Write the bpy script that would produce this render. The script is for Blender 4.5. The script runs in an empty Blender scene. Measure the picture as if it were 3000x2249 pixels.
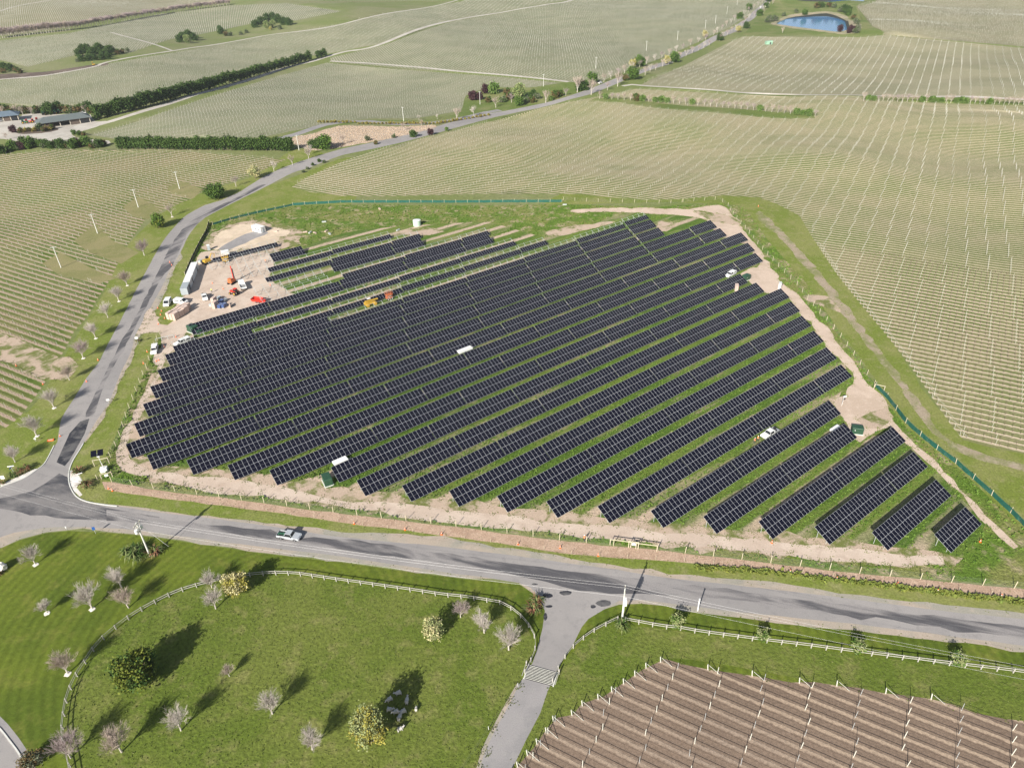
import bpy, bmesh, math, random
import numpy as np
from mathutils import Vector, Matrix, geometry
R = math.radians
random.seed(7); rng = np.random.default_rng(7)
C = bpy.context.scene.collection
sc = bpy.context.scene
# ------------------------------------------------------------------ camera, sky, sun
FPX, PIT, ROL, CH = 2072.23, 0.573811, -0.0267857, 111.935      # focal length in px of the 3000 px photo, pitch, roll, height
_cp, _sp, _cr, _sr = math.cos(PIT), math.sin(PIT), math.cos(ROL), math.sin(ROL)
up0 = Vector((0, _sp, _cp)); fw = Vector((0, _cp, -_sp)); X0 = Vector((1, 0, 0))
rt = X0*_cr + up0*_sr; up = X0*(-_sr) + up0*_cr
cam = bpy.data.cameras.new('camera'); co = bpy.data.objects.new('camera', cam); C.objects.link(co)
co.matrix_world = Matrix(((rt.x, up.x, -fw.x, 0), (rt.y, up.y, -fw.y, 0), (rt.z, up.z, -fw.z, CH), (0, 0, 0, 1)))
cam.sensor_width = 36; cam.sensor_fit = 'HORIZONTAL'; cam.lens = 36*FPX/3000; cam.clip_start = 1; cam.clip_end = 20000
sc.camera = co
SUN_AZ, SUN_EL = R(63.0), R(29.0)            # light travels towards +x+y, 63 degrees from x
w = bpy.data.worlds.new('World'); sc.world = w; w.use_nodes = True
nt = w.node_tree; bg = nt.nodes['Background']; sky = nt.nodes.new('ShaderNodeTexSky')
sky.sky_type = 'NISHITA'; sky.sun_disc = False; sky.sun_elevation = SUN_EL
sd = Vector((-math.cos(SUN_AZ)*math.cos(SUN_EL), -math.sin(SUN_AZ)*math.cos(SUN_EL), math.sin(SUN_EL)))   # towards the sun
sky.sun_rotation = math.atan2(sd.x, sd.y); sky.dust_density = 1.5
nt.links.new(sky.outputs[0], bg.inputs[0]); bg.inputs[1].default_value = 0.05
sl = bpy.data.lights.new('sun', 'SUN'); sl.energy = 5.0; sl.angle = R(0.5); sl.color = (1, 0.945, 0.86)
so = bpy.data.objects.new('sun', sl); C.objects.link(so); so.rotation_euler = sd.to_track_quat('Z', 'Y').to_euler(); so.location = (-50, -90, 200)
sc.view_settings.view_transform = 'Standard'; sc.view_settings.look = 'None'; sc.view_settings.gamma = 1
sc.view_settings.exposure = 0.95
sc.render.resolution_x = 1024; sc.render.resolution_y = 767
# ------------------------------------------------------------------ terrain
def sstep(a, b, x):
    t = np.clip((x-a)/(b-a), 0, 1); return t*t*(3-2*t)
RA = 0.6332016; RS = 8.373922; RY0 = 29.688; TILT = 0.4682746; TW = 4.58     # solar rows: direction, spacing, first row, tilt, slope length
RD = np.array([math.cos(RA), math.sin(RA)]); RN = np.array([-math.sin(RA), math.cos(RA)])
def gs(x, y, cx, cy, s): return np.exp(-((x-cx)**2+(y-cy)**2)/(2*s*s))
POND = (455.0, 930.0)
def H(x, y):
    x = np.asarray(x, float); y = np.asarray(y, float)
    z = 2.6*gs(x, y, 62, 330, 38) - 0.9*gs(x, y, -88, 236, 30)
    far = sstep(330, 700, y) + 0*x
    z = z + far*(5.0*np.sin(x/95.0+0.6)*np.cos(y/140.0+0.4) + 3.0*np.sin((x+0.6*y)/61.0) + 6*np.sin(y/230.0+1.1))
    rf = sstep(120, 190, x)*sstep(150, 230, y)
    z = z + rf*(1.2*np.sin((x*0.5+y)/23.0)+0.9*np.sin((x-0.4*y)/17.0))*(1-0.5*far)
    rm = sstep(330, 400, y)*sstep(-60, 10, x)*(1-sstep(520, 640, y))
    z = z + rm*(1.5*np.sin((x+0.5*y)/26.0)+1.0*np.sin((x*0.4-y)/19.0))
    lf = sstep(-160, -230, x)*sstep(260, 330, y) if False else (1-sstep(-250, -170, x))*sstep(250, 330, y)*(1-sstep(560, 660, y))
    z = z + lf*(2.5*np.sin((x-0.3*y)/48.0+1.0)+0.8*np.sin((x+y)/21.0))
    pd = np.clip(1.25*gs(x, y, POND[0], POND[1], 75), 0, 1); z = z*(1-pd)+4.0*pd
    z = z + 25*sstep(1500, 3500, np.hypot(x, y))
    return z
def ray(px, py):                                   # px,py in the 2212-wide overview of the photo
    dx, dy = px*1.3563-1500, py*1.3563-1124.5
    u = dx*_cr+dy*_sr; v = -dx*_sr+dy*_cr
    a, b = u/FPX, -v/FPX
    return np.array([a, _cp+b*_sp, -_sp+b*_cp])
TT = np.concatenate([np.arange(90, 700, 2.0), np.arange(700, 4200, 12.0)])
def gp(px, py, dz=0.0):
    r = ray(px, py); r = r/np.linalg.norm(r)
    X = r[0]*TT; Y = r[1]*TT; Z = CH+r[2]*TT
    d = Z-dz-H(X, Y); i = np.argmax(d < 0)
    if not (d < 0).any(): i = len(TT)-1
    lo, hi = TT[max(i-1, 0)], TT[i]
    for _ in range(24):
        m = (lo+hi)/2
        if CH+r[2]*m-dz-float(H(r[0]*m, r[1]*m)) < 0: hi = m
        else: lo = m
    m = (lo+hi)/2
    return np.array([r[0]*m, r[1]*m])
def P3(px, py, dz=0.0):
    p = gp(px, py); return Vector((p[0], p[1], float(H(p[0], p[1]))+dz))
def project(x, y, z):                              # world -> overview px (vectorised), for culling only
    z = z-CH; zc = y*_cp-z*_sp; yc = y*_sp+z*_cp
    u = FPX*x/zc; v = -FPX*yc/zc
    return (1500+u*_cr-v*_sr)/1.3563, (1124.5+u*_sr+v*_cr)/1.3563, zc
def inview(x, y, z, m=160):
    a, b, d = project(x, y, z); return (a > -m) & (a < 2212+m) & (b > -60) & (b < 1658+m) & (d > 1)
# ------------------------------------------------------------------ materials
def nodes(name):
    m = bpy.data.materials.new(name); m.use_nodes = True
    n = m.node_tree.nodes; return m, n, m.node_tree.links, n['Principled BSDF']
def mixc(n, l, f, a, b):
    x = n.new('ShaderNodeMix'); x.data_type = 'RGBA'
    if hasattr(f, 'links'): l.new(f, x.inputs[0])
    else: x.inputs[0].default_value = f
    for i, c in ((6, a), (7, b)):
        if hasattr(c, 'links'): l.new(c, x.inputs[i])
        else: x.inputs[i].default_value = (*c, 1)
    return x.outputs[2]
def noise(n, l, vec, scale, det=3, rough=0.55, dist=0.0):
    t = n.new('ShaderNodeTexNoise'); t.inputs['Scale'].default_value = scale; t.inputs['Detail'].default_value = det
    t.inputs['Roughness'].default_value = rough; t.inputs['Distortion'].default_value = dist
    l.new(vec, t.inputs['Vector']); return t.outputs['Fac']
def ramp(n, l, f, a, b, smooth=True):
    t = n.new('ShaderNodeMapRange'); t.interpolation_type = 'SMOOTHSTEP' if smooth else 'LINEAR'
    l.new(f, t.inputs[0]); t.inputs[1].default_value = a; t.inputs[2].default_value = b; return t.outputs[0]
def mth(n, l, op, a, b=None, c=None):
    t = n.new('ShaderNodeMath'); t.operation = op
    for i, v in enumerate((a, b, c)):
        if v is None: continue
        if hasattr(v, 'links'): l.new(v, t.inputs[i])
        else: t.inputs[i].default_value = v
    return t.outputs[0]
def dotv(n, l, vec, d):
    t = n.new('ShaderNodeVectorMath'); t.operation = 'DOT_PRODUCT'; l.new(vec, t.inputs[0]); t.inputs[1].default_value = (*d, 0) if len(d) == 2 else d
    return t.outputs['Value']
def pos(n): return n.new('ShaderNodeNewGeometry').outputs['Position']
def bump(n, l, bs, h, strength, dist):
    b = n.new('ShaderNodeBump'); b.inputs['Strength'].default_value = strength; b.inputs['Distance'].default_value = dist
    l.new(h, b.inputs['Height']); l.new(b.outputs[0], bs.inputs['Normal'])
def scalec(n, l, col, f):
    t = n.new('ShaderNodeVectorMath'); t.operation = 'SCALE'; l.new(col, t.inputs[0])
    l.new(f, t.inputs['Scale']); return t.outputs[0]
def groundmat(name, c1, c2, c3, s1=0.05, s2=0.35, s3=2.6, amt3=0.5, var=0.5, bmp=0.5, bd=0.12, stretch=None, th=(0.42, 0.6), rings=None, rowstrip=None):
    """c1/c2 swap in big patches, c3 in middle-sized ones; fine grain on top"""
    m, n, l, bs = nodes(name); p = pos(n)
    if stretch:                                     # squeeze the noise along one direction
        d, k = stretch
        mp = n.new('ShaderNodeMapping'); mp.vector_type = 'TEXTURE'; mp.inputs['Rotation'].default_value = (0, 0, d); mp.inputs['Scale'].default_value = (k, 1, 1)
        l.new(p, mp.inputs[0]); q = mp.outputs[0]
    else: q = p
    a = ramp(n, l, noise(n, l, q, s1, 4, 0.6, 0.4), *th)
    b = ramp(n, l, noise(n, l, q, s2, 4, 0.65), 0.5, 0.68)
    f = noise(n, l, p, s3, 4, 0.7)
    col = mixc(n, l, a, c1, c2)
    col = mixc(n, l, mth(n, l, 'MULTIPLY', b, amt3), col, c3)
    g = mth(n, l, 'MULTIPLY_ADD', ramp(n, l, f, 0.25, 0.75, False), var*2, 1-var)
    if rowstrip:                                    # bare wheel strip behind each solar row
        t = mth(n, l, 'DIVIDE', mth(n, l, 'SUBTRACT', dotv(n, l, p, tuple(RN)), RY0), RS)
        t = mth(n, l, 'ADD', t, mth(n, l, 'MULTIPLY_ADD', noise(n, l, p, 0.35, 3, 0.6), 0.16, -0.08)); fr = mth(n, l, 'FRACT', t)
        s_ = mth(n, l, 'MULTIPLY', ramp(n, l, fr, 0.42, 0.52), ramp(n, l, fr, 0.82, 0.70)); big = ramp(n, l, noise(n, l, q, 0.035, 3, 0.6, 0.5), 0.34, 0.50)
        col = mixc(n, l, mth(n, l, 'MULTIPLY', s_, big), col, rowstrip)
    if rings:                                       # mower passes
        vd = n.new('ShaderNodeVectorMath'); vd.operation = 'DISTANCE'; l.new(p, vd.inputs[0]); vd.inputs[1].default_value = (*rings[:2], 0)
        w_ = mth(n, l, 'SINE', mth(n, l, 'ADD', mth(n, l, 'MULTIPLY', vd.outputs['Value'], rings[2]), mth(n, l, 'MULTIPLY', noise(n, l, p, 0.06, 2), 5.0)))
        g = mth(n, l, 'MULTIPLY', g, mth(n, l, 'MULTIPLY_ADD', w_, rings[3], 1.0))
    col = scalec(n, l, col, g)
    l.new(col, bs.inputs['Base Color']); bs.inputs['Roughness'].default_value = 0.95; bs.inputs['Specular IOR Level'].default_value = 0.15
    if bmp: bump(n, l, bs, f, bmp, bd)
    return m
def vinemat(name, az, spacing, grass, grass2, soil, w=0.4, off=0.0, bend=(0, 0), soil2=None, fade=0.0):
    m, n, l, bs = nodes(name); p = pos(n)
    d = (math.cos(az), math.sin(az)); nn = (-math.sin(az), math.cos(az))
    u = dotv(n, l, p, d); v = dotv(n, l, p, nn)
    if bend[0]:
        du = mth(n, l, 'SUBTRACT', u, bend[1]); v = mth(n, l, 'SUBTRACT', v, mth(n, l, 'MULTIPLY', mth(n, l, 'MULTIPLY', du, du), bend[0]))
    t = mth(n, l, 'DIVIDE', mth(n, l, 'SUBTRACT', v, off), spacing)
    j = mth(n, l, 'MULTIPLY_ADD', noise(n, l, p, 0.9, 3, 0.6), 0.35, -0.175)
    fr = mth(n, l, 'ABSOLUTE', mth(n, l, 'SUBTRACT', mth(n, l, 'FRACT', mth(n, l, 'ADD', mth(n, l, 'ADD', t, 0.5), j)), 0.5))   # 0 on the vine line
    mask = ramp(n, l, fr, w*0.5+0.06, w*0.5-0.06)
    a = ramp(n, l, noise(n, l, p, 0.03, 3), 0.4, 0.62); f = noise(n, l, p, 2.2, 4, 0.7)
    g = mixc(n, l, a, grass, grass2)
    b = ramp(n, l, noise(n, l, p, 0.018, 3), 0.42, 0.62)
    s = mixc(n, l, b, soil, soil2 or tuple(c*0.8 for c in soil))
    col = mixc(n, l, mask, g, s)
    k = mth(n, l, 'MULTIPLY_ADD', ramp(n, l, f, 0.25, 0.75, False), 0.7, 0.65)
    l.new(scalec(n, l, col, k), bs.inputs['Base Color']); bs.inputs['Roughness'].default_value = 0.95; bs.inputs['Specular IOR Level'].default_value = 0.12
    bump(n, l, bs, f, 0.5, 0.1)
    return m
_mc = {}
def mat(name, col, rough=0.7, metal=0.0, var=0.15, scale=1.5, spec=0.4):
    if name in _mc: return _mc[name]
    m, n, l, bs = nodes(name)
    tc = n.new('ShaderNodeTexCoord').outputs['Object']
    f = noise(n, l, tc, scale, 4, 0.6)
    g = mth(n, l, 'MULTIPLY_ADD', ramp(n, l, f, 0.3, 0.7, False), var*2, 1-var)
    rgb = n.new('ShaderNodeRGB'); rgb.outputs[0].default_value = (*col, 1)
    l.new(scalec(n, l, rgb.outputs[0], g), bs.inputs['Base Color'])
    bs.inputs['Roughness'].default_value = rough; bs.inputs['Metallic'].default_value = metal; bs.inputs['Specular IOR Level'].default_value = spec
    _mc[name] = m; return m
# ------------------------------------------------------------------ mesh helper
class MB:
    def __init__(s): s.v = []; s.f = []; s.m = []; s.cur = 0
    def add(s, vs, fs):
        o = len(s.v); s.v.extend(vs); s.f.extend([tuple(i+o for i in f) for f in fs]); s.m.extend([s.cur]*len(fs)); return s
    def box(s, c, d, rz=0.0, rx=0.0, ry=0.0, taper=1.0, shear=0.0):
        a, b, h = d[0]/2, d[1]/2, d[2]/2
        M = Matrix.Rotation(rz, 3, 'Z') @ Matrix.Rotation(ry, 3, 'Y') @ Matrix.Rotation(rx, 3, 'X'); c = Vector(c)
        vs = []
        for z, k, sh in ((-h, 1, 0), (h, taper, shear)):
            for x, y in ((-a, -b), (a, -b), (a, b), (-a, b)): vs.append(tuple(c+M@Vector((x*k+sh, y*k, z))))
        return s.add(vs, [(3, 2, 1, 0), (4, 5, 6, 7), (0, 1, 5, 4), (1, 2, 6, 5), (2, 3, 7, 6), (3, 0, 4, 7)])
    def prism(s, prof, y0, y1, axis='y'):               # prof: (x,z) polygon, extruded along y
        n = len(prof); vs = [(x, y0, z) for x, z in prof]+[(x, y1, z) for x, z in prof]
        return s.add(vs, [tuple(range(n)), tuple(range(2*n-1, n-1, -1))]+[(i, i+n, (i+1) % n+n, (i+1) % n) for i in range(n)])
    def tube(s, pts, r, n=6, cap=True):
        pts = [Vector(p) for p in pts]; rs = r if isinstance(r, (list, tuple)) else [r]*len(pts); vs = []
        for i, p in enumerate(pts):
            t = (pts[min(i+1, len(pts)-1)]-pts[max(i-1, 0)]); t = t.normalized() if t.length > 1e-9 else Vector((0, 0, 1))
            a = t.cross(Vector((0, 0, 1)) if abs(t.z) < 0.9 else Vector((1, 0, 0))).normalized(); b = t.cross(a)
            for k in range(n):
                q = 2*math.pi*k/n; vs.append(tuple(p+(a*math.cos(q)+b*math.sin(q))*rs[i]))
        fs = [(i*n+k, i*n+(k+1) % n, (i+1)*n+(k+1) % n, (i+1)*n+k) for i in range(len(pts)-1) for k in range(n)]
        if cap: fs += [tuple(range(n-1, -1, -1)), tuple(range((len(pts)-1)*n, len(pts)*n))]
        return s.add(vs, fs)
    def cyl(s, c, r, h, n=14, r2=None): c = Vector(c); return s.tube([c, c+Vector((0, 0, h))], [r, r if r2 is None else r2], n)
    def wheel(s, c, r, wd, n=14): c = Vector(c); return s.tube([c-Vector((0, wd/2, 0)), c+Vector((0, wd/2, 0))], r, n)
    def blob(s, c, r, n=1, jit=0.15, seed=0):
        bm = bmesh.new(); bmesh.ops.create_icosphere(bm, subdivisions=n, radius=1); rr = random.Random(seed)
        vs = []
        for v in bm.verts:
            k = 1+rr.uniform(-jit, jit); vs.append((c[0]+v.co.x*r[0]*k, c[1]+v.co.y*r[1]*k, c[2]+v.co.z*r[2]*k))
        fs = [tuple(v.index for v in f.verts) for f in bm.faces]; bm.free(); return s.add(vs, fs)
    def mesh(s, name, mats, smooth=False):
        me = bpy.data.meshes.new(name); me.from_pydata(s.v, [], s.f)
        for m in (mats if isinstance(mats, (list, tuple)) else [mats]): me.materials.append(m)
        if len(set(s.m)) > 1: me.polygons.foreach_set('material_index', s.m)
        if smooth: me.polygons.foreach_set('use_smooth', [True]*len(s.f))
        me.update(); return me
    def build(s, name, mats, parent=None, smooth=False):
        o = bpy.data.objects.new(name, s.mesh(name, mats, smooth)); C.objects.link(o)
        if parent: o.parent = parent
        return o
def tag(o, label=None, cat=None, group=None, kind=None):
    if label: o['label'] = label
    if cat: o['category'] = cat
    if group: o['group'] = group
    if kind: o['kind'] = kind
    return o
def thing(name, label, cat, loc, rz=0.0, group=None):
    o = bpy.data.objects.new(name, None); C.objects.link(o); o.empty_display_size = 0.3
    o.location = loc; o.rotation_euler = (0, 0, rz); return tag(o, label, cat, group)
def copy_tree(o, parent=None):
    c = o.copy(); C.objects.link(c)
    if parent: c.parent = parent
    for ch in o.children: copy_tree(ch, c)
    return c
class Proto:                                         # first use places the source itself, later uses copy it with its parts
    def __init__(s, fn): s.fn = fn; s.o = None
    def put(s, loc, rz, label, group=None, scale=1.0, name=None):
        if s.o is None: s.o = s.fn(); o = s.o
        else: o = copy_tree(s.o)
        o.location = loc; o.rotation_euler = (0, 0, rz); o.scale = (scale,)*3 if not isinstance(scale, tuple) else scale
        o['label'] = label
        if group: o['group'] = group
        return o
def fastmesh(name, V, F, mats, nper, mi=None):
    me = bpy.data.meshes.new(name); V = np.asarray(V, np.float32); F = np.asarray(F, np.int32)
    me.vertices.add(len(V)); me.vertices.foreach_set('co', V.ravel())
    me.loops.add(F.size); me.loops.foreach_set('vertex_index', F.ravel())
    me.polygons.add(len(F)); me.polygons.foreach_set('loop_start', np.arange(0, F.size, nper, dtype=np.int32))
    for m in mats: me.materials.append(m)
    if mi is not None: me.polygons.foreach_set('material_index', np.asarray(mi, np.int32))
    me.update(calc_edges=True); me.validate(); return me
def fastobj(name, V, F, mats, nper=4, parent=None, mi=None):
    o = bpy.data.objects.new(name, fastmesh(name, V, F, mats, nper, mi)); C.objects.link(o)
    if parent: o.parent = parent
    return o
ORD = ['', 'first', 'second', 'third', 'fourth', 'fifth', 'sixth', 'seventh', 'eighth', 'ninth', 'tenth', 'eleventh', 'twelfth', 'thirteenth', 'fourteenth', 'fifteenth', 'sixteenth', 'seventeenth', 'eighteenth', 'nineteenth', 'twentieth']
def ordn(i):
    if i <= 20: return ORD[i]
    tens = ['', '', 'twenty', 'thirty', 'forty', 'fifty', 'sixty', 'seventy', 'eighty', 'ninety']
    tth = ['', '', 'twentieth', 'thirtieth', 'fortieth', 'fiftieth', 'sixtieth', 'seventieth', 'eightieth', 'ninetieth']
    if i >= 100: return 'hundredth' if i == 100 else 'hundred and '+ordn(i-100)
    return tth[i//10] if i % 10 == 0 else tens[i//10]+'-'+ORD[i % 10]
# ------------------------------------------------------------------ ground regions (traced on the photo, laid out on the terrain)
VAZ = R(-29.5)
REG = []                                             # name, material, polygon, priority = order
def poly(pts, jit=0.0, sub=True):
    W = [gp(*p) for p in pts]; n = len(W); out = []
    for i in range(n):
        p0, p1, p2, p3 = W[i-1], W[i], W[(i+1) % n], W[(i+2) % n]
        L = np.linalg.norm(p2-p1); k = int(np.clip(L/(3.0 if jit else 6), 1, 14)) if sub else 1
        # centripetal-ish: only curve gently
        d1 = p2-p0; d2 = p3-p1
        a1 = d1/(np.linalg.norm(d1)+1e-9)*min(L, np.linalg.norm(p1-p0)+L)*0.5 if np.linalg.norm(p1-p0) > 1e-6 else p2-p1
        a2 = d2/(np.linalg.norm(d2)+1e-9)*L*0.5
        a1 = a1/np.linalg.norm(a1)*L*0.6; a2 = a2/(np.linalg.norm(a2)+1e-9)*L*0.6
        for j in range(k):
            t = j/k; h00 = 2*t**3-3*t*t+1; h10 = t**3-2*t*t+t; h01 = -2*t**3+3*t*t; h11 = t**3-t*t
            q = h00*p1+h10*a1+h01*p2+h11*a2 if sub and L < 120 else p1+(p2-p1)*t
            if jit and j: q = q+rng.normal(0, jit, 2)
            out.append(q)
    return np.array(out)
def region(name, m, pts, jit=0.0, sub=True, label=None, kind='structure'):
    REG.append((name, m, poly(pts, jit, sub), kind))
G1 = groundmat('lawn_grass', (0.108, 0.142, 0.017), (0.076, 0.11, 0.013), (0.175, 0.18, 0.04), 0.05, 0.22, 1.3, 0.5, 0.28, 0.45, 0.2, rings=(-48, 92, 3.4, 0.10))
G2 = groundmat('rough_pasture', (0.098, 0.137, 0.02), (0.13, 0.158, 0.032), (0.20, 0.195, 0.07), 0.04, 0.25, 1.5, 0.6, 0.45, 0.7, 0.3)
GV = groundmat('verge_grass', (0.15, 0.19, 0.035), (0.20, 0.215, 0.065), (0.27, 0.255, 0.12), 0.06, 0.4, 2.0, 0.55, 0.4, 0.6, 0.2)
GM = groundmat('meadow_grass', (0.12, 0.16, 0.04), (0.19, 0.2, 0.08), (0.09, 0.14, 0.03), 0.02, 0.08, 1.0, 0.5, 0.35, 0.3, 0.2)
GF = groundmat('farmland', (0.155, 0.185, 0.06), (0.20, 0.205, 0.10), (0.13, 0.17, 0.045), 0.008, 0.04, 0.6, 0.5, 0.3, 0.2, 0.2)
GW = groundmat('weedy_ground', (0.10, 0.17, 0.022), (0.19, 0.205, 0.06), (0.38, 0.31, 0.20), 0.07, 0.22, 1.6, 0.85, 0.55, 0.9, 0.5)
GR = groundmat('weed_strips', (0.075, 0.135, 0.02), (0.13, 0.18, 0.035), (0.40, 0.31, 0.22), 0.10, 0.16, 1.7, 0.6, 0.45, 0.8, 0.35, stretch=(RA, 5.0), rowstrip=(0.46, 0.36, 0.27))
DIRT = groundmat('dirt_track', (0.54, 0.43, 0.345), (0.47, 0.37, 0.29), (0.60, 0.50, 0.41), 0.08, 0.5, 3.0, 0.5, 0.16, 0.5, 0.08)
DIRTW = groundmat('weedy_dirt', (0.45, 0.35, 0.27), (0.15, 0.17, 0.05), (0.5, 0.41, 0.32), 0.16, 0.7, 3.0, 0.5, 0.25, 0.7, 0.2, th=(0.46, 0.6))
SANDY = groundmat('pale_sand', (0.62, 0.51, 0.39), (0.52, 0.42, 0.32), (0.40, 0.36, 0.22), 0.1, 0.5, 3.0, 0.4, 0.14, 0.5, 0.1)
YARD = groundmat('yard_gravel', (0.49, 0.395, 0.32), (0.55, 0.455, 0.375), (0.41, 0.32, 0.255), 0.09, 0.4, 3.0, 0.6, 0.16, 0.4, 0.06)
SHOUL = groundmat('gravel_shoulder', (0.38, 0.32, 0.26), (0.30, 0.285, 0.24), (0.44, 0.37, 0.31), 0.06, 0.6, 4.0, 0.5, 0.2, 0.5, 0.05)
ASPH = groundmat('asphalt', (0.31, 0.292, 0.282), (0.27, 0.256, 0.25), (0.21, 0.20, 0.2), 0.035, 0.5, 5.0, 0.45, 0.13, 0.25, 0.02)
ASPHC = groundmat('concrete_grey_gravel', (0.295, 0.28, 0.278), (0.255, 0.245, 0.245), (0.31, 0.3, 0.285), 0.12, 0.5, 5.0, 0.5, 0.16, 0.3, 0.03)
TAR = groundmat('dark_seal', (0.032, 0.034, 0.043), (0.11, 0.108, 0.11), (0.15, 0.145, 0.145), 0.22, 0.9, 4.5, 0.55, 0.25, 0.25, 0.02, th=(0.45, 0.62))
TARJ = groundmat('junction_seal', (0.065, 0.066, 0.076), (0.20, 0.19, 0.188), (0.11, 0.108, 0.112), 0.13, 0.8, 4.5, 0.65, 0.3, 0.25, 0.02, th=(0.40, 0.60), stretch=(-0.25, 2.5))
TAR2 = groundmat('worn_seal', (0.09, 0.088, 0.095), (0.265, 0.25, 0.245), (0.15, 0.146, 0.15), 0.16, 0.9, 4.5, 0.55, 0.25, 0.25, 0.02, th=(0.42, 0.56), stretch=(1.15, 4.0))
TAR3 = groundmat('worn_seal_main', (0.09, 0.088, 0.095), (0.265, 0.25, 0.245), (0.15, 0.146, 0.15), 0.2, 1.0, 4.5, 0.6, 0.25, 0.25, 0.02, th=(0.42, 0.56), stretch=(-0.32, 6.0))
BARK = groundmat('bark_mulch', (0.44, 0.315, 0.23), (0.38, 0.265, 0.19), (0.54, 0.41, 0.31), 0.3, 1.2, 3.5, 0.7, 0.45, 0.9, 0.12)
PATHG = groundmat('pale_gravel_lane', (0.42, 0.39, 0.345), (0.50, 0.47, 0.42), (0.36, 0.32, 0.27), 0.05, 0.4, 3.0, 0.4, 0.12, 0.2, 0.04)
REED = groundmat('dry_reed_bed', (0.50, 0.405, 0.32), (0.45, 0.36, 0.27), (0.56, 0.47, 0.37), 0.1, 0.5, 2.0, 0.6, 0.35, 0.8, 0.4)
SOILB = groundmat('dark_soil', (0.11, 0.085, 0.07), (0.16, 0.125, 0.1), (0.09, 0.07, 0.06), 0.05, 0.3, 2.0, 0.5, 0.25, 0.5, 0.1)
WHITEG = groundmat('white_stones', (0.75, 0.72, 0.68), (0.62, 0.59, 0.55), (0.5, 0.46, 0.42), 0.3, 1.0, 4.0, 0.5, 0.25, 0.5, 0.08)
VR = vinemat('vineyard_ground', VAZ, 2.65, (0.125, 0.16, 0.045), (0.185, 0.19, 0.08), (0.47, 0.39, 0.285), 0.36, 0.6, soil2=(0.42, 0.37, 0.25))
VL = vinemat('vineyard_ground_left', VAZ, 2.65, (0.09, 0.135, 0.024), (0.15, 0.165, 0.05), (0.37, 0.285, 0.215), 0.38, 0.9, soil2=(0.34, 0.29, 0.19))
VB = vinemat('tilled_soil', VAZ, 2.40, (0.215, 0.158, 0.118), (0.178, 0.13, 0.097), (0.37, 0.285, 0.21), 0.26, 0.2, soil2=(0.29, 0.225, 0.175))
def far(name, az, sp, k=1.0, br=0.0):
    return vinemat(name, R(az), sp, (0.15*k+br, 0.18*k, 0.088*k), (0.19*k+br, 0.205*k, 0.115*k), (0.33*k, 0.30*k, 0.225*k), 0.42)
VF1 = far('vineyard_ground_far', -29.5, 2.8); VF2 = far('vineyard_ground_slope', -72, 2.8, 1.0); VF3 = far('vineyard_ground_pink', -60, 2.9, 1.04, 0.03); VF4 = far('vineyard_ground_pale', -12, 2.8, 1.03)
VF5 = far('vineyard_ground_upper', -29.5, 2.8, 1.12, 0.03)
WATER, n_, l_, b_ = nodes('pond_water'); b_.inputs['Base Color'].default_value = (0.10, 0.26, 0.50, 1); b_.inputs['Roughness'].default_value = 0.08  # blue of the reflected sky is put into the water's base colour
bump(n_, l_, b_, noise(n_, l_, pos(n_), 0.5, 3), 0.12, 0.3)

# -- lawns and verges
region('lawn', G1, [(-400, 1168), (0, 1184), (43, 1166), (100, 1151), (150, 1146), (233, 1150), (293, 1155), (367, 1165), (467, 1180), (567, 1195), (737, 1214), (871, 1233), (1004, 1250), (1121, 1261), (1180, 1300), (1170, 1420), (1120, 1480), (1000, 1760), (-400, 1900)])
region('meadow', G2, [(157, 1900), (150, 1639), (137, 1566), (147, 1506), (170, 1456), (203, 1406), (245, 1364), (292, 1329), (342, 1301), (393, 1278), (467, 1258), (550, 1243), (640, 1242), (755, 1258), (905, 1281), (1084, 1306), (1134, 1343), (1157, 1396), (1134, 1456), (1104, 1513), (1000, 1760), (700, 1900)])
region('grass_verge', G1, [(1300, 1290), (2400, 1420), (2400, 1900), (1000, 1900), (1100, 1670), (1150, 1500), (1230, 1330)])
region('rough_grass', G2, [(1215, 1432), (1260, 1384), (1317, 1349), (1474, 1363), (1741, 1399), (2070, 1441), (2400, 1482), (2400, 1640), (2212, 1560), (1900, 1500), (1437, 1420), (1300, 1510), (1200, 1560), (1100, 1700), (1100, 1640), (1190, 1475)])
region('road_verge', GV, [(120, 1060), (150, 1000), (240, 840), (300, 740), (347, 640), (370, 560), (420, 480), (500, 430), (640, 380), (760, 340), (760, 440), (600, 470), (460, 520), (420, 620), (360, 760), (300, 900), (250, 1010), (240, 1050), (1475, 1215), (2400, 1320), (2400, 1350), (1475, 1245), (500, 1120), (200, 1090)])
region('left_verge', GV, [(-200, 1080), (0, 1055), (100, 1000), (160, 870), (250, 710), (330, 560), (400, 470), (520, 415), (700, 332), (640, 322), (550, 380), (440, 415), (350, 460), (280, 525), (220, 640), (150, 750), (110, 820), (60, 890), (-60, 930)])
DRYP = groundmat('dry_grass_patch', (0.235, 0.215, 0.10), (0.19, 0.19, 0.075), (0.28, 0.24, 0.13), 0.06, 0.4, 2.0, 0.5, 0.3, 0.4, 0.1)
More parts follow.
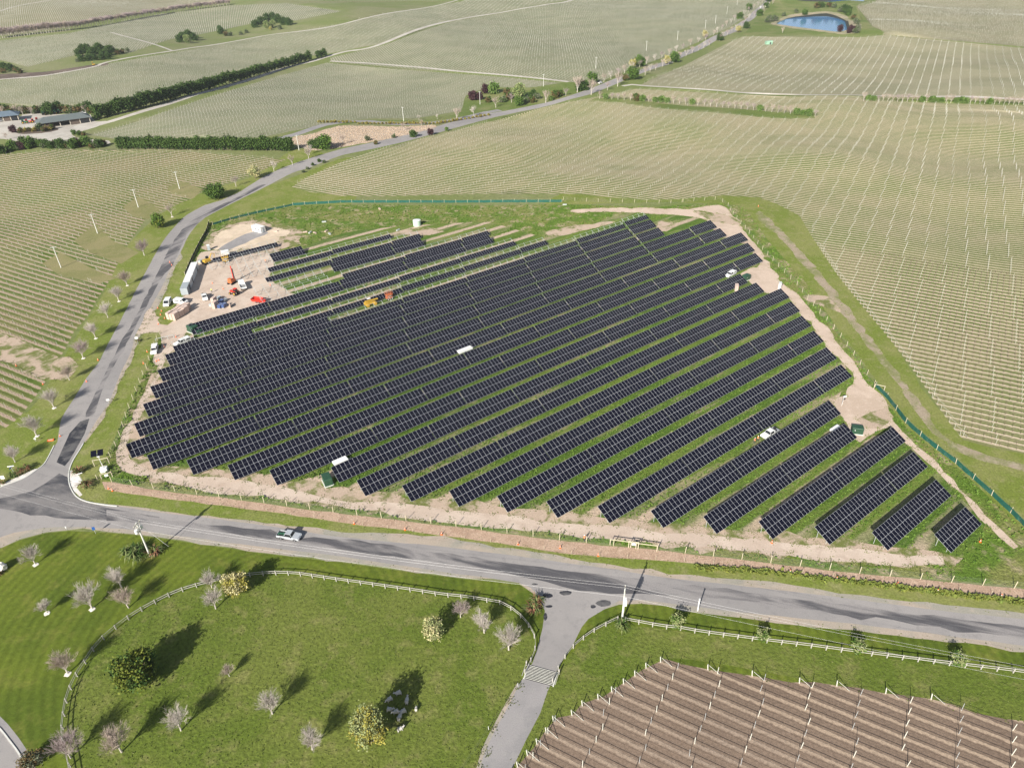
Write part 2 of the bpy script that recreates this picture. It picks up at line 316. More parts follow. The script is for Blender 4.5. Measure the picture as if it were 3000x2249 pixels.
# -- fields
region('field_margin', GV, [(1180, 442), (1237, 412), (1640, 418), (1700, 440), (1790, 550), (1910, 710), (2090, 945), (2400, 1000), (2400, 1310), (2212, 1272), (2100, 1180), (1900, 850), (1700, 600), (1600, 450), (1475, 438)], 0.3)
region('vineyard_field', VL, [(-300, 345), (0, 334), (67, 330), (133, 323), (400, 328), (520, 336), (617, 345), (547, 377), (480, 400), (433, 412), (413, 430), (353, 453), (313, 475), (283, 517), (262, 553), (240, 601), (213, 641), (187, 686), (160, 716), (140, 756), (127, 775), (97, 826), (77, 856), (60, 878), (40, 903), (13, 923), (-40, 938), (-300, 1010)], sub=False)
region('grass_patch', DRYP, [(160, 520), (205, 484), (242, 519), (300, 545), (262, 570), (190, 545)], 0, False)
region('grass_patch', DRYP, [(265, 447), (300, 425), (345, 452), (320, 475), (283, 465)], 0, False)
region('grass_patch', DRYP, [(360, 405), (395, 392), (440, 410), (415, 430), (372, 420)], 0, False)
region('grass_patch', DRYP, [(90, 570), (130, 545), (210, 585), (255, 600), (215, 612), (130, 595)], 0, False)
region('headland', DIRTW, [(-60, 700), (0, 718), (60, 740), (127, 772), (150, 770), (170, 790), (140, 822), (97, 820), (40, 795), (-60, 755)], 0.5)
region('vineyard_field', VR, [(630, 404), (660, 385), (737, 350), (804, 327), (937, 293), (1071, 260), (1171, 233), (1237, 219), (1300, 207), (1375, 192), (1600, 205), (1800, 209), (2212, 219), (2700, 232), (2700, 1100), (2212, 980), (2141, 966), (2081, 950), (2058, 923), (2025, 876), (1998, 836), (1948, 766), (1908, 716), (1858, 656), (1808, 593), (1781, 553), (1751, 507), (1728, 467), (1681, 442), (1641, 427), (1558, 422), (1475, 430), (1387, 432), (1237, 419), (1037, 419), (830, 424), (737, 423), (670, 415)], sub=False)
region('hedge_strip', GM, [(1287, 212), (1350, 213), (1500, 230), (1760, 247), (1760, 256), (1500, 241), (1340, 222), (1270, 219)])
region('hedge_strip', GM, [(1860, 214), (2000, 216), (2212, 222), (2700, 236), (2700, 246), (2212, 229), (2000, 222)])
region('vineyard_field', VF5, [(1380, 186), (1475, 143), (1565, 97), (1605, 79), (1858, 81), (1911, 76), (2212, 104), (2700, 128), (2700, 226), (2212, 213), (1800, 204), (1600, 199)], sub=False)
region('vineyard_field', VF3, [(1908, 74), (1911, 70), (1885, 57), (1851, 15), (1891, 5), (1930, -60), (2700, -70), (2700, 122), (2212, 101), (1912, 76)], sub=False)
region('pond_meadow', GM, [(1605, 76), (1640, 40), (1680, -10), (1725, -60), (1925, -60), (1888, 3), (1848, 14), (1882, 57), (1908, 70), (1905, 76), (1858, 78), (1700, 76)])
region('pond_bank', groundmat('dry_bank', (0.34, 0.29, 0.2), (0.26, 0.25, 0.15), (0.4, 0.34, 0.25), 0.05, 0.2, 1.2), [(1665, 52), (1690, 38), (1720, 30), (1790, 25), (1830, 36), (1860, 56), (1850, 72), (1815, 74), (1750, 66), (1690, 58)], 0.8)
region('pond', WATER, [(1677, 51), (1700, 40), (1720, 36), (1760, 31), (1785, 29), (1808, 35), (1825, 43), (1834, 54), (1833, 64), (1808, 69), (1758, 63), (1710, 57)])
region('pond', WATER, [(1722, 1), (1800, 4), (1866, 3), (1850, -4), (1780, -6), (1730, -4)])
region('vineyard_field', VF2, [(715, 125), (830, 98), (990, 44), (1100, 26), (1240, 3), (1330, -60), (1700, -70), (1650, 8), (1615, 35), (1575, 60), (1515, 88), (1437, 123), (1330, 162), (1270, 190), (1235, 178), (1100, 165), (900, 150), (712, 134)], sub=False)
region('vineyard_field', VF1, [(195, 292), (300, 262), (450, 210), (600, 165), (705, 136), (900, 153), (1100, 168), (1230, 182), (1200, 186), (1130, 190), (1060, 188), (1010, 205), (995, 240), (900, 256), (800, 256), (700, 270), (560, 298), (380, 298), (250, 300)], sub=False)
region('grass_margin', GM, [(170, 298), (250, 301), (380, 300), (560, 300), (700, 272), (800, 259), (900, 260), (990, 245), (1008, 206), (1060, 190), (1130, 192), (1240, 178), (1250, 205), (1130, 232), (1040, 245), (930, 262), (800, 262), (720, 275), (600, 302), (500, 310), (240, 310)])
region('vineyard_field', VF4, [(-300, 195), (0, 175), (200, 145), (370, 115), (560, 80), (737, 52), (900, 20), (1000, 3), (1100, -50), (1310, -60), (1236, -1), (1100, 22), (985, 40), (825, 94), (700, 118), (600, 128), (440, 190), (300, 225), (215, 248), (0, 222), (-300, 222)], sub=False)
region('vineyard_field', VF2, [(-300, 95), (0, 88), (150, 72), (350, 30), (500, 12), (620, 8), (737, 25), (640, 45), (550, 50), (480, 65), (430, 75), (370, 85), (280, 115), (200, 100), (160, 120), (60, 145), (0, 130), (-300, 140)], sub=False)
region('vineyard_field', VF3, [(-300, 70), (0, 78), (140, 60), (300, 24), (480, 5), (560, -60), (-300, -65)], sub=False)
region('bare_soil', SOILB, [(-60, 165), (47, 158), (100, 155), (160, 146), (230, 137), (230, 141), (150, 154), (60, 168), (-60, 176)], 0.5)
# -- lanes
def strip(name, m, pts, wd, jit=0.0):
    W = np.array([gp(*p) for p in pts]); Q = []
    for i in range(len(W)-1):
        k = max(1, int(np.linalg.norm(W[i+1]-W[i])/8)); p0 = W[max(i-1, 0)]; p3 = W[min(i+2, len(W)-1)]
        for j in range(k):
            t = j/k; p1, p2 = W[i], W[i+1]
            Q.append(0.5*(2*p1+(p2-p0)*t+(2*p0-5*p1+4*p2-p3)*t*t+(3*p1-p0-3*p2+p3)*t**3))
    Q.append(W[-1]); Q = np.array(Q); T = np.gradient(Q, axis=0); T /= np.linalg.norm(T, axis=1)[:, None]+1e-9; N = np.c_[-T[:, 1], T[:, 0]]
    ww = wd/2*np.ones(len(Q))
    L = Q+N*ww[:, None]+rng.normal(0, jit+1e-6, Q.shape); Rr = Q-N*ww[:, None]+rng.normal(0, jit+1e-6, Q.shape)
    REG.append((name, m, np.vstack([L, Rr[::-1]]), 'structure')); return Q
strip('farm_lane', PATHG, [(175, 278), (240, 262), (330, 234), (450, 197), (600, 152), (680, 131), (740, 113), (830, 93), (990, 42), (1100, 24), (1180, 10), (1240, -1), (1300, -40)], 7.0)
strip('farm_lane', PATHG, [(715, 132), (800, 137), (900, 145), (1000, 155), (1100, 163), (1228, 177)], 4.0)
strip('farm_lane', PATHG, [(-200, 190), (0, 172), (100, 163), (200, 145), (233, 134), (367, 111), (433, 101), (567, 78), (737, 53), (900, 20), (990, 0)], 4.5)
strip('farm_lane', PATHG, [(1345, 186), (1365, 183), (1400, 186), (1500, 192), (1600, 200), (1700, 204), (1800, 205), (2000, 209), (2212, 215), (2600, 227)], 4.5)
strip('farm_lane', PATHG, [(0, 24), (35, 14), (110, 1)], 6.0)
strip('farm_lane', PATHG, [(240, 70), (330, 95), (372, 110)], 3.5)
strip('side_road', ASPHC, [(600, 300), (640, 290), (700, 270), (737, 264), (800, 262), (850, 268), (930, 266), (1000, 255), (1050, 243), (1080, 238)], 6.5)
region('reed_bed', REED, [(625, 300), (680, 288), (737, 272), (870, 274), (935, 270), (945, 275), (900, 288), (820, 304), (740, 318), (680, 325), (650, 318)], 0.5)
region('gravel_yard', PATHG, [(-300, 262), (0, 262), (30, 258), (60, 246), (110, 247), (190, 246), (205, 262), (235, 262), (190, 280), (155, 290), (170, 298), (235, 304), (234, 311), (150, 306), (100, 309), (62, 320), (55, 308), (0, 300), (-300, 300)], 0.4)
region('planting_bed', SOILB, [(25, 284), (80, 278), (120, 275), (125, 281), (90, 288), (40, 289)], 0.4)
# -- roads
region('gravel_shoulder', SHOUL, [(-400, 1070), (0, 1052), (150, 1040), (163, 1070), (187, 1081), (253, 1090), (350, 1103), (450, 1113), (600, 1130), (737, 1149), (937, 1157), (1137, 1188), (1304, 1216), (1474, 1240), (1641, 1253), (1841, 1283), (2041, 1306), (2212, 1324), (2500, 1360), (2500, 1446), (2212, 1408), (1975, 1378), (1808, 1358), (1641, 1339), (1475, 1319), (1387, 1303), (1337, 1305), (1290, 1320), (1180, 1310), (1121, 1259), (1004, 1248), (871, 1231), (737, 1212), (567, 1193), (467, 1178), (367, 1163), (293, 1153), (233, 1148), (150, 1144), (100, 1149), (43, 1164), (0, 1184), (-400, 1260)], 0.25)
region('dirt_edge', SHOUL, [(345, 600), (383, 540), (393, 552), (372, 590), (352, 640), (325, 690), (300, 730), (290, 765), (268, 810), (240, 870), (215, 915), (185, 955), (180, 950), (240, 830), (300, 700)], 0.3)
region('road', ASPH, [(0, 1052), (20, 1044), (40, 1037), (60, 1028), (80, 1014), (95, 1002), (106, 984), (115, 967), (124, 954), (127, 933), (133, 903), (160, 860), (187, 816), (213, 783), (233, 743), (253, 706), (277, 660), (297, 620), (317, 583), (333, 553), (360, 510), (400, 467), (443, 443), (477, 433), (520, 413), (567, 383), (617, 360), (667, 343), (737, 322), (804, 308), (871, 293), (937, 275), (971, 265), (1037, 248), (1121, 234), (1187, 220), (1231, 207), (1271, 193), (1304, 180), (1387, 150), (1437, 132), (1475, 113), (1525, 87), (1585, 60), (1625, 27), (1655, 0), (1690, -30), (1712, -30), (1668, 0), (1638, 30), (1593, 67), (1535, 95), (1478, 122), (1440, 141), (1371, 165), (1321, 186), (1271, 205), (1231, 215), (1187, 228), (1121, 242), (1071, 253), (971, 280), (871, 307), (804, 322), (737, 336), (667, 363), (633, 373), (567, 407), (520, 430), (467, 457), (433, 477), (407, 510), (390, 545), (363, 590), (350, 620), (333, 650), (320, 676), (293, 723), (283, 760), (263, 800), (247, 840), (233, 873), (210, 906), (187, 946), (173, 970), (157, 996), (148, 1020), (150, 1046), (163, 1070), (187, 1083), (227, 1090), (253, 1093), (350, 1107), (450, 1118), (600, 1138), (737, 1159), (937, 1178), (1137, 1203), (1304, 1226), (1475, 1251), (1641, 1269), (1841, 1293), (2041, 1319), (2212, 1336), (2500, 1372), (2500, 1430), (2212, 1394), (1975, 1363), (1808, 1343), (1641, 1326), (1475, 1306), (1387, 1295), (1337, 1297), (1304, 1316), (1271, 1336), (1257, 1353), (1237, 1393), (1214, 1426), (1200, 1456), (1137, 1452), (1151, 1429), (1161, 1399), (1172, 1356), (1177, 1319), (1167, 1293), (1147, 1269), (1121, 1258), (937, 1231), (737, 1201), (467, 1168), (293, 1144), (233, 1140), (150, 1138), (90, 1140), (30, 1150), (-60, 1180), (-400, 1240), (-400, 1085)], 0.06)
region('driveway', ASPHC, [(1137, 1454), (1121, 1476), (1104, 1513), (1071, 1573), (1047, 1623), (1037, 1658), (990, 1760), (1070, 1760), (1107, 1658), (1137, 1596), (1167, 1539), (1184, 1489), (1198, 1458)], 0.12)
region('dark_seal', TAR, [(173, 910), (193, 904), (183, 936), (168, 963), (150, 994), (140, 1006), (122, 998), (133, 973), (150, 936)], 0.15)
region('dark_seal', TAR2, [(388, 540), (372, 575), (350, 600), (328, 640), (300, 690), (285, 720), (262, 765), (240, 800), (215, 860), (200, 900), (185, 900), (205, 850), (235, 790), (255, 750), (290, 690), (315, 640), (340, 590), (362, 545), (390, 500), (430, 465), (500, 432), (560, 400), (575, 398), (520, 428), (450, 465), (405, 505)], 0.15)
region('dark_seal', TARJ, [(100, 1042), (128, 1022), (146, 1030), (152, 1052), (175, 1078), (230, 1096), (300, 1108), (345, 1116), (335, 1128), (240, 1122), (120, 1118), (0, 1098), (-60, 1098), (0, 1076), (70, 1060)], 0.3)
region('dark_seal', TAR3, [(230, 1100), (345, 1118), (600, 1150), (800, 1172), (1000, 1200), (1200, 1230), (1475, 1262), (1800, 1303), (2212, 1354), (2400, 1378), (2400, 1400), (2212, 1376), (1800, 1325), (1475, 1284), (1350, 1282), (1250, 1275), (1100, 1238), (900, 1208), (600, 1168), (345, 1132), (230, 1124)], 0.3)
for x, y, a, b in ((1183, 1286, 12, 5), (1178, 1331, 4, 9), (1304, 1302, 16, 7), (1281, 1309, 6, 4), (1222, 1280, 14, 5), (1186, 1309, 8, 3), (1155, 1261, 8, 2)):
    region('tar_patch', TAR, [(x+a*math.cos(k*math.pi/5)*(0.85+0.3*random.random()), y+b*math.sin(k*math.pi/5)*(0.85+0.3*random.random())) for k in range(10)], 0.1)
region('dirt_edge', SHOUL, [(1121, 1476), (1104, 1513), (1071, 1573), (1047, 1623), (1037, 1658), (1000, 1740), (990, 1740), (1030, 1655), (1040, 1618), (1062, 1573), (1098, 1508), (1117, 1474)], 0.15)
region('corner_road', ASPH, [(-80, 1540), (0, 1573), (20, 1598), (40, 1625), (58, 1658), (75, 1720), (-80, 1720)])
region('gravel_strip', ASPHC, [(-60, 1500), (0, 1546), (17, 1563), (40, 1592), (63, 1626), (77, 1658), (90, 1720), (73, 1700), (58, 1656), (40, 1624), (20, 1597), (0, 1571), (-60, 1530)], 0.15)
region('stone_bed', WHITEG, [(3, 1051), (20, 1044), (40, 1037), (60, 1028), (82, 1012), (76, 1012), (58, 1020), (40, 1029), (20, 1037), (0, 1046)], 0.1)
region('stone_bed', WHITEG, [(150, 1016), (160, 1013), (170, 1026), (178, 1040), (165, 1052), (178, 1068), (172, 1072), (160, 1060), (151, 1045), (149, 1030)], 0.2)
# -- solar farm ground
region('weedy_bank', GW, [(455, 487), (520, 462), (600, 448), (740, 443), (1000, 444), (1220, 442), (1400, 448), (1540, 440), (1600, 445), (1660, 520), (1740, 610), (1850, 770), (1900, 845), (1960, 925), (2070, 1010), (2190, 1125), (2300, 1220), (2400, 1300), (2212, 1268), (1850, 1234), (1475, 1190), (1200, 1162), (900, 1125), (600, 1085), (300, 1050), (222, 1035), (215, 1015), (250, 940), (300, 830), (345, 730), (420, 560)])
region('weed_rows', GR, [(345, 800), (410, 712), (560, 630), (600, 560), (760, 500), (1050, 480), (1180, 510), (1390, 450), (1500, 465), (1560, 500), (1650, 560), (1600, 600), (1720, 640), (1830, 800), (1800, 900), (1860, 940), (1960, 940), (2060, 1060), (2130, 1130), (2060, 1210), (1900, 1190), (1475, 1145), (1100, 1110), (720, 1080), (320, 1015), (268, 970)])
region('sandy_patch', DIRTW, [(450, 512), (490, 486), (550, 476), (590, 488), (635, 488), (655, 505), (640, 528), (600, 545), (560, 552), (500, 548), (440, 540)], 1.2)
region('sandy_patch', SANDY, [(462, 512), (480, 498), (496, 494), (512, 485), (547, 481), (553, 489), (575, 494), (590, 490), (612, 496), (628, 498), (622, 508), (604, 512), (601, 522), (582, 527), (577, 541), (555, 546), (520, 538), (500, 545), (470, 541), (452, 536), (460, 524)], 0.7)
region('grey_gravel', ASPHC, [(470, 540), (520, 510), (560, 497), (580, 503), (540, 520), (500, 538), (478, 548)], 0.3)
region('dirt_fringe', DIRTW, [(270, 1000), (262, 960), (300, 880), (340, 790), (380, 740), (420, 720), (380, 800), (330, 900), (310, 985), (360, 1005), (450, 1010), (560, 1022), (640, 1040), (740, 1050), (860, 1068), (1000, 1085), (1130, 1098), (1250, 1110), (1400, 1128), (1500, 1135), (1620, 1148), (1760, 1160), (1900, 1178), (2020, 1190), (2080, 1205), (2060, 1225), (1975, 1222), (1475, 1180), (737, 1095), (320, 1032)], 0.7)
region('site_yard', YARD, [(434, 545), (470, 540), (560, 545), (600, 553), (583, 600), (640, 636), (700, 640), (560, 660), (410, 705), (400, 722), (385, 745), (360, 775), (335, 815), (313, 846), (287, 893), (262, 940), (250, 975), (252, 1000), (266, 1018), (320, 1030), (367, 1043), (433, 1058), (533, 1071), (617, 1079), (737, 1094), (904, 1122), (1037, 1137), (1237, 1157), (1474, 1178), (1641, 1193), (1808, 1212), (1975, 1222), (2041, 1218), (2035, 1200), (1960, 1202), (1900, 1190), (1768, 1176), (1575, 1160), (1475, 1150), (1400, 1145), (1300, 1132), (1200, 1128), (1100, 1112), (1000, 1103), (900, 1090), (800, 1083), (720, 1078), (640, 1058), (560, 1045), (500, 1033), (400, 1028), (320, 1014), (280, 990), (272, 965), (300, 905), (330, 845), (350, 800), (330, 782), (348, 742), (345, 718), (325, 718), (293, 723), (310, 690), (325, 665), (337, 682), (355, 690), (380, 660), (395, 640), (410, 600), (425, 562)], 0.35)
region('grass_island', GV, [(340, 690), (352, 680), (372, 672), (378, 690), (362, 702), (346, 700)], 0.15)
region('perimeter_track', DIRT, [(1230, 457), (1304, 449), (1475, 452), (1555, 443), (1575, 455), (1598, 487), (1651, 552), (1681, 603), (1725, 636), (1758, 676), (1808, 740), (1848, 786), (1875, 830), (1905, 853), (1921, 890), (1948, 930), (2008, 983), (2060, 1035), (2108, 1086), (2160, 1140), (2200, 1180), (2190, 1185), (2140, 1140), (2095, 1092), (2050, 1045), (2000, 996), (1968, 966), (1940, 945), (1921, 922), (1858, 955), (1840, 945), (1830, 915), (1815, 896), (1800, 870), (1845, 816), (1811, 772), (1780, 737), (1755, 705), (1726, 675), (1705, 645), (1651, 632), (1608, 600), (1610, 585), (1641, 571), (1625, 545), (1607, 527), (1558, 512), (1538, 494), (1525, 474), (1475, 466), (1304, 458)], 0.5)
region('dirt_patch', DIRTW, [(1850, 905), (1880, 890), (1915, 880), (1930, 900), (1900, 925), (1870, 925)], 0.4)
for q in ([(1420, 480), (1440, 474), (1455, 485), (1440, 500), (1420, 498)], [(860, 500), (920, 492), (960, 500), (900, 510)], [(1180, 500), (1260, 485), (1330, 478), (1250, 500), (1190, 512)], [(1500, 455), (1590, 470), (1600, 485), (1540, 478)], [(1730, 640), (1790, 640), (1830, 680), (1800, 670)]):
    region('dirt_patch', DIRTW, q, 0.4)
region('grass_track', groundmat('grassy_track', (0.33, 0.27, 0.2), (0.19, 0.2, 0.08), (0.40, 0.34, 0.26), 0.07, 0.5, 2.4, 0.5, 0.3, 0.4, 0.1), [(1640, 455), (1700, 510), (1780, 600), (1850, 690), (1905, 760), (1960, 830), (2010, 905), (2060, 955), (2140, 985), (2212, 1002), (2400, 1040), (2400, 1060), (2212, 1018), (2130, 998), (2050, 968), (2000, 918), (1950, 850), (1893, 770), (1840, 702), (1768, 612), (1690, 520), (1630, 462)], 0.5)
for c in ([0.05, 0.3, 0.9, 1.4],):
    pass
region('bark_mulch', BARK, [(220, 1040), (267, 1046), (400, 1066), (567, 1086), (737, 1109), (971, 1136), (1204, 1166), (1474, 1194), (1641, 1213), (1841, 1236), (2041, 1256), (2212, 1271), (2500, 1300), (2500, 1325), (2212, 1291), (2041, 1273), (1841, 1250), (1641, 1228), (1474, 1214), (1237, 1197), (1137, 1181), (937, 1154), (737, 1128), (667, 1117), (500, 1094), (333, 1073), (227, 1056)], 0.12)
region('tilled_plot', VB, [(1000, 1900), (1060, 1720), (1114, 1658), (1154, 1613), (1181, 1573), (1204, 1549), (1237, 1543), (1257, 1519), (1304, 1503), (1354, 1469), (1387, 1446), (1437, 1422), (1475, 1434), (1540, 1447), (1608, 1456), (1708, 1473), (1808, 1480), (1908, 1496), (2008, 1508), (2108, 1539), (2212, 1556), (2500, 1620), (2500, 1900)], 0.3)
def inpoly(x, y, pl):
    x = np.asarray(x); y = np.asarray(y); c = np.zeros(x.shape, bool); bb = (x >= pl[:, 0].min()) & (x <= pl[:, 0].max()) & (y >= pl[:, 1].min()) & (y <= pl[:, 1].max())
    xs, ys = x[bb], y[bb]; cc = np.zeros(xs.shape, bool); x1, y1 = pl[:, 0], pl[:, 1]; x2, y2 = np.roll(x1, -1), np.roll(y1, -1)
    for a, b, c2, d in zip(x1, y1, x2, y2):
        if b == d: continue
        k = (b > ys) != (d > ys); cc ^= k & (xs < (c2-a)*(ys-b)/(d-b)+a)
    c[bb] = cc; return c
def regid(x, y):
    r = -np.ones(np.shape(x), int)
    for i, (nm, m, pl, kd) in enumerate(REG): r[inpoly(x, y, pl)] = i
    return r
# -- triangulate everything together so neighbouring regions share their borders
pts = []; faces = []
def addgrid(x0, x1, y0, y1, st, skip=None):
    for x in np.arange(x0, x1+.1, st):
        for y in np.arange(y0, y1+.1, st):
            if skip and skip[0] < x < skip[1] and skip[2] < y < skip[3]: continue
            pts.append((x+random.uniform(-.2, .2)*st*0.5, y+random.uniform(-.2, .2)*st*0.5))
addgrid(-340, 420, 40, 560, 8.0)
addgrid(-1000, 900, 20, 1500, 24.0, (-344, 424, 36, 564))
addgrid(-3000, 3000, -600, 4200, 120.0, (-1010, 910, 10, 1510))
for x in np.linspace(-9000, 9000, 25):
    for y in np.linspace(-3000, 15000, 25):
        if abs(x) > 3050 or y < -650 or y > 4250: pts.append((x, y))
NP = len(pts)
for nm, m, pl, kd in REG:
    o = len(pts); k = len(pl); pts.extend([tuple(q) for q in pl]); faces.extend([(o+i, o+(i+1) % k) for i in range(k)])
cv, ce, cf, ov, oe, of = geometry.delaunay_2d_cdt([Vector(p) for p in pts], faces, [], 0, 1e-2, False)
CV = np.array([(v.x, v.y) for v in cv]); CZ = H(CV[:, 0], CV[:, 1])
F = np.array(cf, np.int32); ids = regid(*CV[F].mean(1).T)
print('ground', len(CV), len(F), 'regions', len(REG))
def ground_obj(name, sel, m, kind='structure'):
    f = F[sel]; u, inv = np.unique(f, return_inverse=True); f = inv.reshape(f.shape)
    V = np.c_[CV[u], CZ[u]]
    if name == 'pond': V[:, 2] = V[:, 2].min()+0.3*0
    e1 = V[f[:, 1]]-V[f[:, 0]]; e2 = V[f[:, 2]]-V[f[:, 0]]; nz = np.cross(e1, e2)[:, 2]; f[nz < 0] = f[nz < 0][:, ::-1]
    o = fastobj(name, V, f, [m], 3); o.data.polygons.foreach_set('use_smooth', [True]*len(f)); return tag(o, kind=kind)
ground_obj('ground', ids == -1, GF)
for i, (nm, m, pl, kd) in enumerate(REG):
    if (ids == i).any(): ground_obj(nm, ids == i, m, kd)
# ------------------------------------------------------------------ solar tables
PANEL, n_, l_, b_ = nodes('panel_glass'); _p = n_.new('ShaderNodeTexCoord').outputs['Object']
_f = noise(n_, l_, _p, 3.0, 2); l_.new(mixc(n_, l_, _f, (0.0045, 0.005, 0.012), (0.008, 0.009, 0.018)), b_.inputs['Base Color']); b_.inputs['Roughness'].default_value = 0.4; b_.inputs['Specular IOR Level'].default_value = 0.04
FRAME = mat('panel_frame', (0.50, 0.52, 0.56), 0.5, 0.0, 0.06); FAINT = mat('cell_gap', (0.16, 0.165, 0.18), 0.5, 0, 0.05); STEEL = mat('galvanised_steel', (0.50, 0.53, 0.52), 0.5, 0.3, 0.1)
PW, PL, PP = 1.118, 2.262, 1.136
def panel_mb(mb, x, y, faint=True):                  # panel lying in the local xy plane with its lower left corner at x,y
    fr = 0.02; t = 0.035
    mb.cur = 1; mb.box((x+PW/2, y+PL/2, -t/2), (PW, PL, t))
    mb.cur = 0; z = 0.003
    if faint: hs = ((y+fr, y+PL/2-0.016), (y+PL/2+0.016, y+PL-fr))
    else: hs = ((y+fr, y+PL-fr),)
    for a, b in hs: mb.add([(x+fr, a, z), (x+PW-fr, a, z), (x+PW-fr, b, z), (x+fr, b, z)], [(0, 1, 2, 3)])
    if faint: mb.cur = 2; a, b = hs[0][1], hs[1][0]; mb.add([(x+fr, a, z), (x+PW-fr, a, z), (x+PW-fr, b, z), (x+fr, b, z)], [(0, 1, 2, 3)])
    mb.cur = 0
_m = MB(); panel_mb(_m, 0, 0); PANEL_ME = _m.mesh('solar_panel', [PANEL, FRAME, FAINT])
TM = Matrix.Rotation(TILT, 4, 'X')
ZLOW = 0.7
def rack_mb(ncol, bare=False):
    mb = MB(); L = ncol*PP; k = max(2, round(L/3.4)+1)
    for i in range(k):
        x = 0.35+(L-0.7)*i/(k-1)
        for yy in (0.95, 3.15):
            h = ZLOW+yy*math.tan(TILT)-0.1; mb.box((x, yy, h/2-0.2), (0.11, 0.08, h+0.4))
        mb.box((x, 2.05, ZLOW+2.05*math.tan(TILT)-0.12), (0.07, 4.3, 0.10), rx=TILT)
    for s in (0.5, 1.75, 2.85, 4.1):
        c = math.cos(TILT)*s; mb.box((L/2, c, ZLOW+s*math.sin(TILT)-0.06), (L, 0.06, 0.05), rx=TILT)
    return mb
_rk = {}; _pa = {}
def solar_table(ncol, mode, individual, label, loc, group='solar tables in long parallel rows'):
    """mode: full, lower, upper or bare"""
    t = thing('solar_table' if mode != 'bare' else 'mounting_rack', label, 'solar table' if mode != 'bare' else 'mounting rack', loc, RA, group)
    if ncol not in _rk: _rk[ncol] = rack_mb(ncol).mesh('rack', STEEL)
    o = bpy.data.objects.new('rack', _rk[ncol]); C.objects.link(o); o.parent = t
    if mode == 'bare': return t
    rows = {'full': (0, 1), 'lower': (0,), 'upper': (1,)}[mode]
    if individual:
        for r in rows:
            for c in range(ncol):
                o = bpy.data.objects.new('solar_panel', PANEL_ME); C.objects.link(o); o.parent = t
                s = r*(PL+0.03); o.location = (c*PP, s*math.cos(TILT), ZLOW+s*math.sin(TILT)); o.rotation_euler = (TILT, 0, 0)
    else:
        for r in rows:
            if (ncol, r) not in _pa:
                mb = MB()
                for c in range(ncol): panel_mb(mb, c*PP, 0)
                _pa[(ncol, r)] = mb.mesh('panel_array', [PANEL, FRAME, FAINT])
            o = bpy.data.objects.new('panel_array', _pa[(ncol, r)]); C.objects.link(o); o.parent = t
            s = r*(PL+0.03); o.location = (0, s*math.cos(TILT), ZLOW+s*math.sin(TILT)); o.rotation_euler = (TILT, 0, 0)
    return t
ROWS = []                                            # (row coordinate, start along the row, number of half tables, mode)
starts = {0: (133.75, 1), 1: (124.2, 2), 2: (116.25, 3), 3: (108.3, 4), 4: (100.2, 4), 5: (92.6, 5), 6: (84.4, 7), 7: (76.5, 8), 8: (68.8, 9), 9: (61.2, 10), 10: (53.5, 11), 11: (46.0, 12), 12: (43.3, 12), 13: (31.1, 13), 14: (23.7, 15), 15: (16.3, 16), 16: (9.0, 17), 17: (5.85, 17), 18: (9.75, 17), 19: (13.96, 15), 20: (17.9, 15)}
for k, (s, n) in starts.items(): ROWS.append((k, s, n, 'full'))
ROWS += [(21, 22.0, 4, 'full'), (21, 22.0+55.1, 11, 'lower'), (22, 26.3, 2, 'full'), (22, 26.3+27.6, 9, 'lower'), (23, 30.1, 10, 'lower'), (24, 38.1, 9, 'full'),
         (25, 97.3, 5, 'lower'), (26, 97.1, 3, 'full'), (27, 73.1, 5, 'lower'), (28, 77.3, 4, 'lower'), (29, 82.3, 1, 'full'), (30.79, 63.1, 2, 'lower')]
ROWS += [(25, 65.0, 2, 'bare'), (26, 66.0, 2, 'bare'), (29, 68.5, 1, 'bare'), (30, 60.0, 2, 'bare'), (28, 64.0, 1, 'bare')]
def row_point(k, t):
    p = RD*t+RN*(RY0+RS*k); return p[0], p[1], float(H(p[0]+RD[0]*5, p[1]+RD[1]*5))
for k, s, n, mode in ROWS:
    i = 0; t = s; idx = 0
    while n > 0:
        nc = 24 if n >= 2 else 12; x, y, z = row_point(k, t); idx += 1
        kk = int(round(k))+1
        what = {'full': 'solar table', 'lower': 'half filled solar table', 'bare': 'bare steel mounting rack'}[mode]
        size = '' if nc == 24 else 'short '
        solar_table(nc, mode, k <= 13, f'{size}{what}, {ordn(idx)} from left in row {kk}' if False else f'{size}{what}: {ordn(idx)} from left, {ordn(kk)} row from front right', (x, y, z), 'solar tables in long parallel rows' if mode != 'bare' else 'bare mounting racks in the yard')
        t += 27.54 if nc == 24 else 13.8; n -= 2 if nc == 24 else 1
# ------------------------------------------------------------------ vineyards: posts, wires, vines
POSTM = mat('grey_timber_post', (0.42, 0.42, 0.37), 0.8, 0, 0.15, 3); POSTW = mat('pale_post', (0.50, 0.50, 0.44), 0.8, 0, 0.1, 3); WIREM = mat('vine_cane', (0.40, 0.35, 0.25), 0.9, 0, 0.2, 2); WIRED = mat('drip_line', (0.03, 0.03, 0.03), 0.7)
STEELP = mat('steel_post', (0.42, 0.44, 0.44), 0.6, 0.2, 0.1); BARKV = mat('vine_bark', (0.13, 0.095, 0.07), 0.95, 0, 0.2)
def boxmesh(name, sx, sy, h, m, z0=-0.3):
    return MB().box((0, 0, (h+z0)/2), (sx, sy, h-z0)).mesh(name, m)
ME_P = boxmesh('post', 0.065, 0.065, 1.6, POSTM); ME_PW = boxmesh('post', 0.11, 0.11, 1.8, POSTW); ME_PS = boxmesh('post', 0.07, 0.07, 1.9, STEELP)
ME_END = boxmesh('end_post', 0.16, 0.16, 1.4, POSTW)
